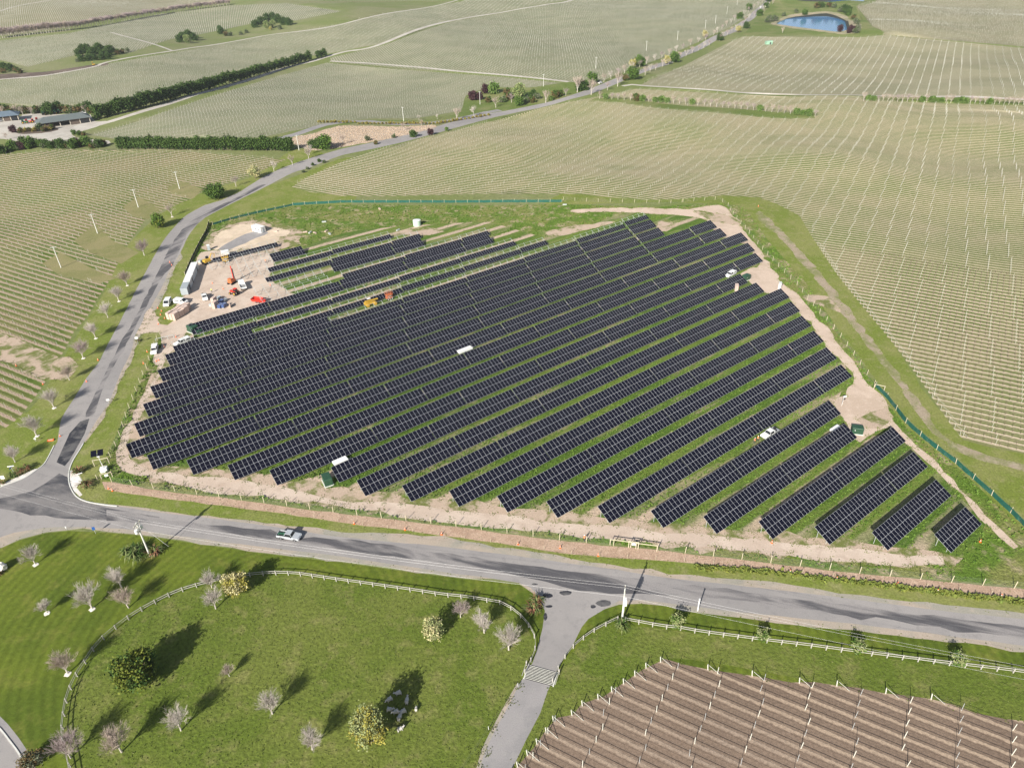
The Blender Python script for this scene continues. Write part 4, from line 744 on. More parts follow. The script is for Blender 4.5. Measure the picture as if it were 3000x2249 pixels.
def scatter(where, items, grp, k=1.0):
    ct = {}
    for kd, px, py, s in items: ct[NM[kd]] = ct.get(NM[kd], 0)+1
    seen = {}
    for kd, px, py, s in sorted(items, key=lambda q: q[1]):
        nm = NM[kd]; seen[nm] = seen.get(nm, 0)+1
        lb = f'only {nm} {where}' if ct[nm] == 1 else f'{nm}, {ordn(seen[nm])} from left {where}'
        put(TP[kd], px, py, lb, s*k, grp)
scatter('in the clump beside the road bend', [('purple', 1049, 202, 1.0), ('purple', 1022, 217, 1.0), ('purple', 1036, 216, .8), ('lime', 1067, 203, 1.7), ('willow', 1121, 213, 1.0), ('green', 1121, 229, 0.85), ('bareb', 1071, 233, 1.2), ('bareb', 987, 260, 1.3), ('bare', 1024, 252, 1.1), ('bareb', 1179, 222, 1.4), ('brown', 1100, 215, .9), ('brown', 1055, 222, .8), ('grey', 1085, 222, 1), ('brown', 1150, 222, .8), ('grey', 1160, 214, 1), ('dark', 1150, 210, .7), ('brown', 1200, 212, 1), ('barep', 1222, 207, .9), ('brown', 1095, 205, .9), ('grey', 1137, 222, 1), ('bareb', 1247, 200, 1.9), ('dark', 1254, 196, 1), ('dark', 1262, 195, .9), ('lime', 1190, 218, .7), ('brown', 1210, 208, .8), ('barep', 1105, 222, 1.1)], 'clump beside the road bend', 1.25)
scatter('along the far avenue', [('bareb', 1277, 205, 1.7), ('green', 1279, 180, 1.0), ('bareb', 1334, 187, 1.6), ('barep', 1312, 195, 1.0), ('green', 1367, 172, 1.15), ('brown', 1350, 174, .8), ('green', 1382, 144, 1.1), ('cream', 1366, 146, .9), ('green', 1457, 135, 1.1), ('cream', 1440, 139, .95), ('cream', 1522, 81, .9), ('cream', 1594, 70, .9), ('green', 1640, 35, 1.0), ('green', 1617, 22, 1.0), ('green', 1597, 42, 1.0), ('green', 1654, 18, .9), ('dark', 1555, 88, .9), ('dark', 1612, 62, .9), ('dark', 1660, 4, .9)], 'trees along the far avenue', 1.3)
av = []
for a, b, n in (((1296, 180), (1530, 84), 15), ((1536, 80), (1650, 3), 12), ((1385, 165), (1540, 95), 12), ((1548, 92), (1672, 6), 13)):
    for i in range(n):
        t = (i+0.5)/n; av.append((('bareb', 'bare', 'barep')[i % 3], a[0]+(b[0]-a[0])*t+random.uniform(-2, 2), a[1]+(b[1]-a[1])*t+random.uniform(-1, 1), random.uniform(.8, 1.05)))
scatter('in the double row of the far avenue', av, 'small trees along the far avenue', 1.35)
h = []
for i in range(36):
    t = i/35; x = 1295+465*t; y = 213+(252-213)*t-3*math.sin(math.pi*t); h.append((random.choices(['bareb', 'barep', 'lime', 'brown'], [5, 3, 2.6, 1])[0], x, y, random.uniform(.62, .85)))
scatter('in the thin hedge crossing the vineyard', h, 'thin hedge crossing the vineyard', 1.35)
h = []
for i in range(34):
    t = i/33; x = 1865+345*t; y = 218+(227-218)*t; h.append((random.choices(['bareb', 'barep', 'lime'], [4, 2, 2.4])[0], x, y, random.uniform(.6, .85)))
scatter('in the hedge under the right hand lane', h, 'hedge under the right hand lane', 1.4)
scatter('round the blue pond', [('grey', 1664, 47, 1.6), ('grey', 1675, 46, 1.5), ('grey', 1657, 49, 1.3), ('grey', 1692, 35, 1), ('green', 1738, 33, .9), ('brown', 1765, 18, 1.4), ('dark', 1775, 17, .9), ('brown', 1790, 16, 1.2), ('grey', 1801, 17, 1.2), ('dark', 1823, 26, 1.2), ('dark', 1830, 30, 1.2), ('green', 1832, 34, .9), ('grey', 1815, 26, 1.5), ('brown', 1843, 42, 1), ('grey', 1850, 52, 1.3), ('purple', 1814, 69, 1.0), ('purple', 1838, 70, 1.0), ('purple', 1833, 72, .8), ('grey', 1853, 66, 1.3), ('grey', 1848, 72, 1.3), ('bareb', 1690, 72, 1.0), ('grey', 1720, 28, 1)], 'shrubs round the blue pond', 1.25)
scatter('in the left gully clump', [('dark', 172+i*9, 122-(i % 3)*6+i*0.5, 1.2+0.3*(i % 2)) for i in range(9)]+[('dark', 178+i*14, 133-i*1.2, 1.0) for i in range(5)]+[('brown', 255, 118, 1.2), ('brown', 265, 115, 1.0), ('grey', 275, 112, 1.1), ('grey', 168, 134, 1.0)], 'left gully clump')
scatter('in the hillside clumps', [('dark', 390, 92, 1.2), ('dark', 398, 88, 1.3), ('dark', 410, 84, 1.4), ('dark', 422, 88, 1.2), ('willow', 405, 94, 0.9), ('dark', 478, 74, 1.1), ('dark', 477, 68, 1.0), ('brown', 488, 78, 1.1), ('grey', 497, 78, 1.1), ('dark', 552, 60, 1.3), ('dark', 562, 54, 1.4), ('dark', 575, 48, 1.5), ('dark', 588, 46, 1.5), ('dark', 600, 50, 1.5), ('dark', 612, 54, 1.3), ('dark', 625, 55, 1.3), ('willow', 578, 64, 1.0), ('willow', 590, 60, .9), ('cream', 585, 66, .7), ('grey', 605, 64, 1.1), ('grey', 520, 76, 1.0), ('grey', 532, 72, 1.0)], 'hillside clumps', 1.2)
scatter('at the left edge thicket', [('dark', 2, 150, 1.2), ('dark', 12, 152, 1.2), ('dark', 24, 153, 1.1), ('brown', 36, 156, 1.1), ('brown', 44, 159, 1.0), ('brown', 8, 158, 1.1)], 'left edge thicket')
h = [(random.choices(['brown', 'bareb', 'dark', 'grey'], [6, 2, 2, 2])[0], -12+i*6.2, 247-i*0.12+random.uniform(-3, 3), random.uniform(.9, 1.35)) for i in range(36)]
scatter('in the belt behind the sheds', h, 'shrub belt behind the sheds')
h = [(random.choices(['brown', 'dark', 'grey', 'green', 'purple'], [4, 2, 3, 2, 1])[0], -8+i*8.0, (330-i*0.9 if i < 8 else 318+random.uniform(-3, 3)) if i > 2 else 332, random.uniform(.7, 1.0)) for i in range(30)]
scatter('in the planting below the gravel yard', h, 'planting below the gravel yard')
scatter('on the island bed of the gravel yard', [('brown', 45, 286, .7), ('gold', 55, 285, 1.2), ('brown', 65, 284, .6), ('gold', 75, 284, 1.2), ('grey', 84, 280, 1.1), ('brown', 95, 284, .7), ('gold', 104, 282, 1.2), ('brown', 114, 279, .7), ('purple', 30, 286, .8), ('bareb', 14, 302, .9), ('green', 160, 291, .5), ('green', 172, 293, .5), ('brown', 182, 294, .6)], 'island bed plants')
scatter('beside the reed bed', [('bareb', 741, 312, 1.2), ('bareb', 873, 282, 1.0), ('bareb', 910, 272, .8), ('grey', 795, 304, .8), ('dark', 893, 296, .7), ('grey', 850, 298, .6), ('green', 702, 323, 1.3), ('dark', 690, 321, 1.0), ('dark', 676, 320, .8), ('bare', 669, 335, 1.1), ('purple', 930, 292, .7), ('lime', 965, 283, .6), ('brown', 812, 312, .5), ('bare', 905, 260, .7), ('bare', 945, 258, .7)], 'plants beside the reed bed')
scatter('on the roadside below the left field bend', [('dark', 676, 358, .25), ('dark', 690, 350, .3), ('grey', 700, 352, .45), ('grey', 665, 366, .4), ('grey', 655, 373, .4)], 'low roadside shrubs')
gl = [('gold', 690+i*8.5, 268-(3 if i < 10 else 0)-(i*0.0 if i < 30 else (i-30)*1.4), random.uniform(.5, .8)) for i in range(44)]
scatter('in the golden edging of the side road', gl, 'golden edging shrubs')
# grass tufts and weeds
def tufts(name, label, n, sampler, m, hgt, wid, cat='weeds', mats=None):
    P = sampler(n); z = H(P[:, 0], P[:, 1]); n = len(P); V = []; a = rng.uniform(0, 6.28, n)
    ps = []
    for k in range(3):
        aa = a+k*2.1; hh = hgt*rng.uniform(.4, 1.2, n); ww = wid*rng.uniform(.6, 1.2, n); lean = rng.normal(0, 0.35, (n, 2))*hh[:, None]
        dx, dy = np.cos(aa)*ww/2, np.sin(aa)*ww/2
        ps.append(np.stack([np.c_[P[:, 0]-dx, P[:, 1]-dy, z-.05], np.c_[P[:, 0]+dx, P[:, 1]+dy, z-.05], np.c_[P[:, 0]+dx*.5+lean[:, 0], P[:, 1]+dy*.5+lean[:, 1], z+hh], np.c_[P[:, 0]-dx*.5+lean[:, 0], P[:, 1]-dy*.5+lean[:, 1], z+hh*.9]], 1))
    V = np.concatenate(ps).reshape(-1, 3); return tag(fastobj(name, V, np.arange(len(V)).reshape(-1, 4), [m], 4), label, cat, kind='stuff')
def in_regs(names, box):
    ids_ = [i for i, r in enumerate(REG) if r[0] in names]
    def f(n):
        x = rng.uniform(box[0], box[1], n); y = rng.uniform(box[2], box[3], n); k = inview(x, y, H(x, y), 0); x, y = x[k], y[k]; k = np.isin(regid(x, y), ids_); return np.c_[x[k], y[k]]
    return f
TUFTG = leafmat('weed_leaf', (0.07, 0.135, 0.018), (0.13, 0.20, 0.035)); TUFTD = leafmat('pasture_leaf', (0.10, 0.14, 0.03), (0.17, 0.19, 0.06)); TUFTY = leafmat('yellow_weed', (0.18, 0.20, 0.04), (0.12, 0.16, 0.035))
def gap_sampler(n):                                  # weeds grow thickest just below the front edge of each row
    k = rng.integers(0, 26, n); t = rng.uniform(0, 240, n); off = rng.normal(-0.6, 0.9, n)
    p = RD[None]*t[:, None]+RN[None]*(RY0+RS*k+off)[:, None]; q = in_ids(p, ('weed_rows', 'weedy_bank')); return p[q]
def in_ids(p, names): return np.isin(regid(p[:, 0], p[:, 1]), [i for i, r in enumerate(REG) if r[0] in names])
tufts('row_weeds', 'green weeds growing along the solar rows', 30000, gap_sampler, TUFTG, 0.34, 0.5)
tufts('bank_weeds', 'tall green weeds on the bank round the solar farm', 26000, in_regs(('weedy_bank',), (-140, 180, 100, 380)), TUFTG, 0.45, 0.7)
tufts('pasture_grass', 'coarse grass tufts in the paddocks', 26000, in_regs(('meadow', 'rough_grass'), (-110, 120, 55, 140)), TUFTD, 0.11, 0.3, 'grass')
def gold_s(n):
    t = rng.uniform(0, 1, n); a = np.array([gp(1560, 1230)]); W_ = [gp(*q) for q in ((1500, 1226), (1641, 1234), (1841, 1257), (2041, 1282), (2212, 1300), (2400, 1325))]; W_ = np.array(W_); i = np.minimum((t*5).astype(int), 4); f = t*5-i
    return W_[i]*(1-f)[:, None]+W_[i+1]*f[:, None]+rng.normal(0, .35, (n, 2))
tufts('gold_weeds', 'yellow green weeds in a line below the bark mulch', 900, gold_s, TUFTY, 0.6, 0.7)
# dry reeds
def reed_s(n):
    i = [k for k, r in enumerate(REG) if r[0] == 'reed_bed'][0]; pl = REG[i][2]; x = rng.uniform(pl[:, 0].min(), pl[:, 0].max(), n); y = rng.uniform(pl[:, 1].min(), pl[:, 1].max(), n); k = inpoly(x, y, pl); return np.c_[x[k], y[k]]
tufts('dry_reeds', 'tan dry reeds filling the bed beside the road', 9000, reed_s, LM['reed'], 0.35, 0.4, 'reeds')

# ragged grass creeping over the borders of the bare ground
EB = []
for nm, m, pl, kd in REG:
    if nm in ('site_yard', 'dirt_fringe', 'perimeter_track', 'dirt_patch', 'sandy_patch', 'gravel_shoulder', 'dirt_edge', 'bark_mulch', 'grass_track', 'headland', 'driveway', 'tilled_plot'):
        q = pl[np.hypot(*pl.T) < 420]; EB.append(np.repeat(q, {'bark_mulch': 1, 'gravel_shoulder': 1, 'driveway': 1, 'tilled_plot': 2}.get(nm, 5), 0))
EB = np.vstack(EB)
def edge_s(n):
    q = EB[rng.integers(0, len(EB), n)]+rng.normal(0, 0.55, (n, 2)); k = inview(q[:, 0], q[:, 1], H(q[:, 0], q[:, 1]), 0); q = q[k]
    return q[~np.isin(regid(q[:, 0], q[:, 1]), [i for i, r in enumerate(REG) if r[0] in ('road', 'dark_seal', 'tar_patch', 'vineyard_field')])]
tufts('edge_grass', 'low grass creeping over the borders of bare ground', 20000, edge_s, TUFTD, 0.09, 0.35, 'grass')
# ------------------------------------------------------------------ fences, poles, vehicles, site plant
WHITE = mat('white_paint', (0.72, 0.73, 0.72), 0.35, 0, 0.04, 1.0, 0.5); GLASS = mat('dark_glass', (0.015, 0.018, 0.022), 0.08, 0, 0.0, 1, 0.6); TYRE = mat('tyre', (0.02, 0.02, 0.02), 0.9, 0, 0.1); RIM = mat('rim', (0.4, 0.4, 0.42), 0.3, 0.6, 0.05)
SILVER = mat('silver_paint', (0.50, 0.53, 0.56), 0.3, 0.25, 0.04); BLACK = mat('black_plastic', (0.025, 0.025, 0.027), 0.6, 0, 0.1); RAILM = mat('weathered_white_rail', (0.40, 0.385, 0.35), 0.8, 0, 0.14, 2.5)
TIMBER = mat('pine_post', (0.52, 0.47, 0.34), 0.8, 0, 0.15, 3); GREENB = mat('kiosk_green', (0.025, 0.07, 0.04), 0.45, 0, 0.08); GREENM = mat('green_windbreak', (0.010, 0.085, 0.062), 0.8, 0, 0.15, 1.2)
CONC = mat('concrete', (0.60, 0.60, 0.56), 0.8, 0, 0.08, 2); YEL = mat('machine_yellow', (0.50, 0.31, 0.04), 0.4, 0, 0.08); ORG = mat('machine_orange', (0.48, 0.14, 0.05), 0.45, 0, 0.08); RED = mat('machine_red', (0.60, 0.035, 0.02), 0.4, 0, 0.08)
CONEO = mat('cone_orange', (0.85, 0.16, 0.03), 0.6, 0, 0.05); CARD = mat('cardboard_pallet', (0.50, 0.38, 0.32), 0.85, 0, 0.12, 2); BLUE = mat('blue_wrap', (0.05, 0.09, 0.22), 0.5, 0, 0.15); GREYC = mat('grey_container', (0.33, 0.37, 0.39), 0.6, 0, 0.08); ROOFG = mat('grey_roof', (0.12, 0.14, 0.14), 0.6, 0, 0.08)
WALLC = mat('cream_wall', (0.55, 0.50, 0.42), 0.8, 0, 0.08); HIVIS = mat('hi_vis', (0.75, 0.75, 0.05), 0.7); HIVO = mat('hi_vis_orange', (0.9, 0.22, 0.04), 0.7); NAVY = mat('dark_trousers', (0.03, 0.035, 0.06), 0.85); SKIN = mat('skin', (0.45, 0.27, 0.19), 0.6); WOOL = mat('fleece', (0.50, 0.48, 0.44), 0.95, 0, 0.12, 8); FACE = mat('sheep_face', (0.55, 0.52, 0.48), 0.9)
WIREC = mat('aluminium_wire', (0.5, 0.5, 0.5), 0.5, 0.2, 0.02); FGREEN = mat('shed_green', (0.26, 0.44, 0.31), 0.6); TEAL = mat('tank_green', (0.42, 0.55, 0.46), 0.6)
def hd(a, b): p, q = gp(*a), gp(*b); return math.atan2(q[1]-p[1], q[0]-p[0])
def resample(pts, step):
    W_ = np.array([gp(*p) for p in pts]); L = np.r_[0, np.cumsum(np.linalg.norm(np.diff(W_, axis=0), axis=1))]; n = max(2, int(round(L[-1]/step))+1); s = np.linspace(0, L[-1], n)
    return np.c_[np.interp(s, L, W_[:, 0]), np.interp(s, L, W_[:, 1])]
def catm(W_, k=4):
    out = []
    for i in range(len(W_)-1):
        p0, p1, p2, p3 = W_[max(i-1, 0)], W_[i], W_[i+1], W_[min(i+2, len(W_)-1)]
        for j in range(k): t = j/k; out.append(0.5*(2*p1+(p2-p0)*t+(2*p0-5*p1+4*p2-p3)*t*t+(3*p1-p0-3*p2+p3)*t**3))
    out.append(W_[-1]); return np.array(out)
ME_FP = MB().box((0, 0, 0.5), (0.17, 0.17, 1.5)).mesh('post', RAILM)
def rail_fence(pts, label, a=0, b=None):
    Q = resample(pts, 2.62); z = H(Q[:, 0], Q[:, 1]); o0 = Vector((Q[0, 0], Q[0, 1], z[0])); t = thing('rail_fence', label, 'fence', o0, 0, 'white post and rail fences')
    for i in range(len(Q)):
        if i >= 100: break
        d = Q[min(i+1, len(Q)-1)]-Q[max(i-1, 0)]; p = bpy.data.objects.new('post', ME_FP); C.objects.link(p); p.parent = t; p.location = Vector((Q[i, 0], Q[i, 1], z[i]))-o0; p.rotation_euler = (0, 0, math.atan2(d[1], d[0]))
    for zz in (0.5, 1.02):
        mb = MB()
        for i in range(len(Q)-1):
            c = (Q[i]+Q[i+1])/2; d = Q[i+1]-Q[i]; L = np.linalg.norm(d); n_ = np.array([-d[1], d[0]])/L*0.10
            mb.box((c[0]+n_[0]-o0.x, c[1]+n_[1]-o0.y, (z[i]+z[i+1])/2-o0.z+zz), (L+0.04, 0.045, 0.13), rz=math.atan2(d[1], d[0]), ry=-math.atan2(z[i+1]-z[i], L))
        mb.build('rail', RAILM, t)
    return t
FA = [(157, 1685), (150, 1639), (138, 1599), (137, 1566), (142, 1536), (147, 1506), (157, 1483), (170, 1456), (187, 1431), (203, 1406), (223, 1383), (245, 1364), (267, 1346), (292, 1329), (317, 1314), (342, 1301), (368, 1288), (393, 1278), (417, 1270), (443, 1264), (467, 1258), (500, 1251), (550, 1244), (590, 1241), (640, 1242), (685, 1249), (733, 1256), (805, 1266), (854, 1273), (904, 1280), (954, 1288), (1005, 1293), (1057, 1301), (1084, 1306), (1102, 1316), (1119, 1329), (1134, 1343), (1145, 1359), (1155, 1379), (1157, 1396), (1154, 1413), (1145, 1433), (1134, 1454)]
rail_fence(FA, 'white rail fence curving round the sheep paddock')
rail_fence([(1194, 1473), (1202, 1453), (1214, 1431), (1227, 1413), (1240, 1398), (1257, 1384), (1274, 1371), (1294, 1359), (1317, 1348), (1334, 1340)], 'short curved white rail fence right of the cattle grid')
rail_fence([(1350, 1342), (1384, 1348), (1410, 1353), (1434, 1357), (1474, 1361), (1510, 1368), (1586, 1378), (1661, 1388), (1741, 1397), (1821, 1408), (1901, 1418), (1981, 1428), (2070, 1439), (2156, 1449), (2212, 1456), (2330, 1472)], 'straight white rail fence above the tilled vine plot')
# wire fences
def meshmat(name, col, sc_):
    m, n, l, bs = nodes(name); bs.inputs['Base Color'].default_value = (*col, 1); bs.inputs['Roughness'].default_value = 0.7
    tc = n.new('ShaderNodeUVMap'); return m
NETM = mat('fence_wire', (0.30, 0.31, 0.29), 0.6, 0.2, 0.05)
def wire_fence(pts, label, step=5.8, h=1.9, cloth=None, clothh=1.5, postm=TIMBER, r=0.075, name='wire_fence', nw=6):
    Q = resample(pts, step); z = H(Q[:, 0], Q[:, 1]); o0 = Vector((Q[0, 0], Q[0, 1], z[0])); t = thing(name, label, 'fence', o0, 0)
    me = MB().tube([(0, 0, -0.3), (0, 0, h)], r, 6).mesh('post', postm)
    for i in range(len(Q)):
        p = bpy.data.objects.new('post', me); C.objects.link(p); p.parent = t; p.location = Vector((Q[i, 0], Q[i, 1], z[i]))-o0; p.rotation_euler = (random.gauss(0, .03), random.gauss(0, .03), 0)
    D = [Vector((q[0], q[1], zz))-o0 for q, zz in zip(Q, z)]
    mb = MB()
    for k in range(nw): hh = 0.1+(h-0.2)*k/(nw-1); mb.tube([p+Vector((0, 0, hh)) for p in D], 0.008, 3, False)
    mb.build('wire', NETM, t)
    if cloth:
        mb = MB(); S = []
        for i in range(len(D)-1):
            for j in range(6): f = j/6; S.append(D[i]*(1-f)+D[i+1]*f)
        S.append(D[-1]); vs = []
        for i, p in enumerate(S):
            o_ = Vector((random.gauss(0, .05), random.gauss(0, .05), 0)); lo = random.uniform(0, .08); hi = clothh-0.10*abs(math.sin(i*math.pi/6))*random.uniform(.3, 1.5)
            a_ = S[min(i+1, len(S)-1)]-S[max(i-1, 0)]; n_ = Vector((-a_.y, a_.x, 0)).normalized()*0.015
            for q in (p+o_+n_+Vector((0, 0, lo)), p+o_*1.4+n_+Vector((0, 0, (lo+hi)/2)), p+n_+Vector((0, 0, hi)), p-n_+Vector((0, 0, hi)), p+o_-n_+Vector((0, 0, lo))): vs.append(tuple(q))
        mb.add(vs, [(i*5+a, i*5+(a+1) % 5, (i+1)*5+(a+1) % 5, (i+1)*5+a) for i in range(len(S)-1) for a in range(5)]); mb.build('windbreak_cloth', cloth, t)
    return t
wire_fence([(242, 1042), (267, 1045), (305, 1052), (400, 1064), (567, 1085), (737, 1109), (971, 1135), (1204, 1165), (1325, 1178)], 'wire netting fence on timber posts, left half of the bark strip')
wire_fence([(1420, 1188), (1474, 1193), (1641, 1212), (1841, 1236), (2041, 1256), (2212, 1272), (2330, 1284)], 'wire netting fence on timber posts, right half of the bark strip')
wire_fence([(1890, 835), (1918, 863), (1958, 916), (2008, 960), (2058, 996), (2115, 1046), (2178, 1103), (2212, 1138), (2270, 1190)], 'bright green windbreak fence on the right of the solar farm', 5.6, 1.7, GREENM, 1.35)
wire_fence([(1475, 437), (1551, 431), (1571, 443), (1585, 467), (1608, 493), (1638, 530), (1675, 570), (1721, 616), (1758, 663), (1808, 720), (1845, 770), (1888, 832)], 'wire netting fence behind the right ends of the solar rows', 5.6, 1.8)
wire_fence([(1217, 433), (1304, 437), (1437, 440), (1473, 437)], 'wire fence along the back right of the farm', 5.6, 1.7)
wire_fence([(633, 444), (737, 438), (900, 438), (1004, 438), (1100, 437), (1214, 437)], 'green windbreak fence along the back of the farm', 5.6, 1.7, GREENM, 1.3)
wire_fence([(460, 486), (500, 474), (567, 458), (633, 444)], 'green windbreak fence beside the road bend', 4.5, 1.6, GREENM, 1.0)
wire_fence([(452, 482), (447, 500), (430, 530), (415, 560), (400, 595)], 'dark cloth fence beside the white containers', 4.5, 1.5, BLACK, 1.2)
wire_fence([(345, 722), (325, 775), (300, 835), (275, 895), (258, 950), (238, 992), (221, 1020), (212, 1038)], 'wire netting fence along the left of the solar rows', 4.5, 1.9, None)
wire_fence([(1119, 1481), (1108, 1501), (1084, 1538), (1057, 1573), (1030, 1610), (1004, 1648), (985, 1680)], 'low electric fence of white standards by the driveway', 8.0, 0.9, postm=WHITE, r=0.05, nw=2)
# double stakes below the mulch with cones
MSH = MB().tube([(0, 0, -.2), (0, 0, 1.1)], 0.035, 5).mesh('marker_stake', TIMBER)
Q = resample([(240, 1058), (333, 1073), (500, 1094), (667, 1117), (737, 1128), (937, 1154), (1137, 1181), (1237, 1197), (1474, 1212), (1641, 1227), (1841, 1249), (2041, 1272), (2212, 1290)], 5.8)
for i, q in enumerate(Q): o = bpy.data.objects.new('marker_stake', MSH); C.objects.link(o); o.location = (q[0], q[1], float(H(*q))); tag(o, f'short timber stake, {ordn(i+1)} from left below the bark strip', 'stake', 'stakes below the bark strip')
def cone_f():
    mb = MB(); mb.box((0, 0, 0.03), (0.42, 0.42, 0.06)); mb.cyl((0, 0, 0.05), 0.16, 0.75, 10, 0.035); root = mb.build('traffic_cone', CONEO); tag(root, None, 'traffic cone')
    MB().cyl((0, 0, 0.36), 0.115, 0.16, 10, 0.082).build('reflective_band', WHITE, root); return root
CONE = Proto(cone_f)
for i, (px, py) in enumerate(((235, 1055), (243, 1060), (765, 1131), (875, 1144), (954, 1154), (1119, 1175), (1210, 1183), (1292, 1200), (1706, 1235), (1807, 1250), (1938, 1262), (2025, 1277), (2162, 1288), (1667, 1172), (341, 666), (347, 680), (342, 700), (356, 688), (349, 672), (459, 612), (482, 624), (584, 616), (371, 573), (367, 567), (355, 750), (338, 780), (318, 760), (310, 785), (343, 778), (413, 596), (212, 778), (187, 824), (130, 942), (93, 830), (35, 790), (1638, 446), (2117, 1170), (388, 734), (380, 728))):
    put(CONE, px, py, f'orange traffic cone, {ordn(i+1)} of the cones listed from the bark strip round the site' if False else 'orange traffic cone, '+(f'{ordn(i+1)} from left by the bark strip' if i < 13 else f'{ordn(i-12)} of those round road and yard'), 1.0, 'orange traffic cones')
# power poles
INS = mat('insulator', (0.72, 0.72, 0.70), 0.3)
def pole(px, py, h, label, rz=0.3, kind='plain', mt=CONC):
    t = thing('power_pole', label, 'power pole', P3(px, py), rz, 'power poles'); MB().tube([(0, 0, -0.3), (0, 0, h*0.5), (0, 0, h)], [0.20, 0.165, 0.125], 8).build('pole', mt, t)
    mb = MB(); mb.box((0, 0, h-0.35), (0.1, 2.2, 0.12)); 
    if kind != 'plain': mb.box((0, 0, h-1.1), (0.1, 1.6, 0.1)); mb.box((0.1, 0, h-2.3), (0.1, 1.5, 0.12))
    mb.build('crossarm', TIMBER if kind != 'plain' else STEEL, t)
    for s in (-1.0, -0.35, 0.35, 1.0): MB().cyl((0, s, h-0.29), 0.06, 0.22, 6).build('insulator', INS, t)
    if kind == 'transformer':
        mb = MB(); mb.cyl((0.05, -0.85, h-2.2), 0.34, 0.9, 10); mb.cyl((0.05, 0.75, h-2.2), 0.3, 0.8, 10); mb.build('transformer', INS, t); MB().tube([(0.05, 0.6, h-1.2), (2.6, 3.0, 0.2)], 0.03, 4).build('stay_wire', INS, t)
        mb = MB(); 
        for s in (-.7, 0, .7): mb.tube([(0.1, s, h-1.4), (0.3, s, h-0.9), (0.1, s, h-0.4)], 0.06, 5)
        mb.build('switchgear', INS, t)
    if kind == 'street': 
        mb = MB(); mb.box((0.3, -0.4, h-3.0), (0.35, 0.6, 1.7)); 
        for k in range(4): mb.box((0.32, -0.75, h-2.4-k*0.4), (0.5, 0.22, 0.16))
        mb.build('fuse_box', INS, t); MB().tube([(0.15, -0.3, h-3.8), (0.15, -0.3, h-6.0)], 0.05, 5).build('cable_guard', WHITE, t)
    return t
wdir = hd((324, 1200), (1343.6, 1340.8))
pA = pole(324.1, 1200, 9.7, 'power pole with transformers above the big flax clump', wdir, 'transformer'); pC = pole(1343.6, 1340.8, 9.0, 'pale power pole at the driveway corner with fuse boxes', wdir, 'street')
for i, (px, py) in enumerate(((132, 578), (211, 504), (299, 448), (388, 408))): pole(px, py, 9.0, f'white power pole in the left vineyard, {ordn(i+1)} from left', 1.9)
pole(646, 325, 9, 'power pole at the right end of the front shelterbelt', 1.9)
for i, (px, py) in enumerate(((872, 262), (1037, 226), (1174, 187), (1287, 148), (1396, 110), (1463, 87), (1523, 63), (1545, 52), (1570, 31), (1592, 12))): pole(px, py, 9.5, f'distant power pole above the main road, {ordn(i+1)} from left', 1.0)
t = thing('short_post', 'short white pole on the shoulder right of the driveway', 'post', P3(1507, 1318)); MB().tube([(0, 0, -.2), (0, 0, 3.2)], 0.13, 8).build('pole', WHITE, t); MB().cyl((0, 0, 3.2), 0.16, 0.12, 8).build('cap', WHITE, t)
def wire(a, b, label, sag=0.6, r=0.013):
    a, b = Vector(a), Vector(b); pts = [a.lerp(b, i/16)-Vector((0, 0, sag*4*(i/16)*(1-i/16))) for i in range(17)]
    o = MB().tube([p-a for p in pts], r, 4, False).build('power_line', WIREC); o.location = a; tag(o, label, 'power line', 'wires between the roadside poles')
A0, C0 = Vector(pA.location), Vector(pC.location); dv = (C0-A0).normalized(); nv = Vector((-dv.y, dv.x, 0))
for k, (s, lab) in enumerate(((1.0, 'upper'), (0.35, 'middle'), (-1.0, 'lower'))):
    za, zc_ = 9.6-(0.0 if k < 2 else 0.8), 8.9-(0.0 if k < 2 else 0.8)
    pa = A0+nv*s+Vector((0, 0, za)); pc = C0+nv*s+Vector((0, 0, zc_)); wire(pa, pc, f'{lab} white wire between the two roadside power poles', 1.0)
    wire(pc, pc+dv*110+nv*-9+Vector((0, 0, 0.3)), f'{lab} white wire running right from the driveway pole', 1.2)
    wire(pa, pa-dv*90+nv*14+Vector((0, 0, 0)), f'{lab} white wire running left over the junction', 0.9)
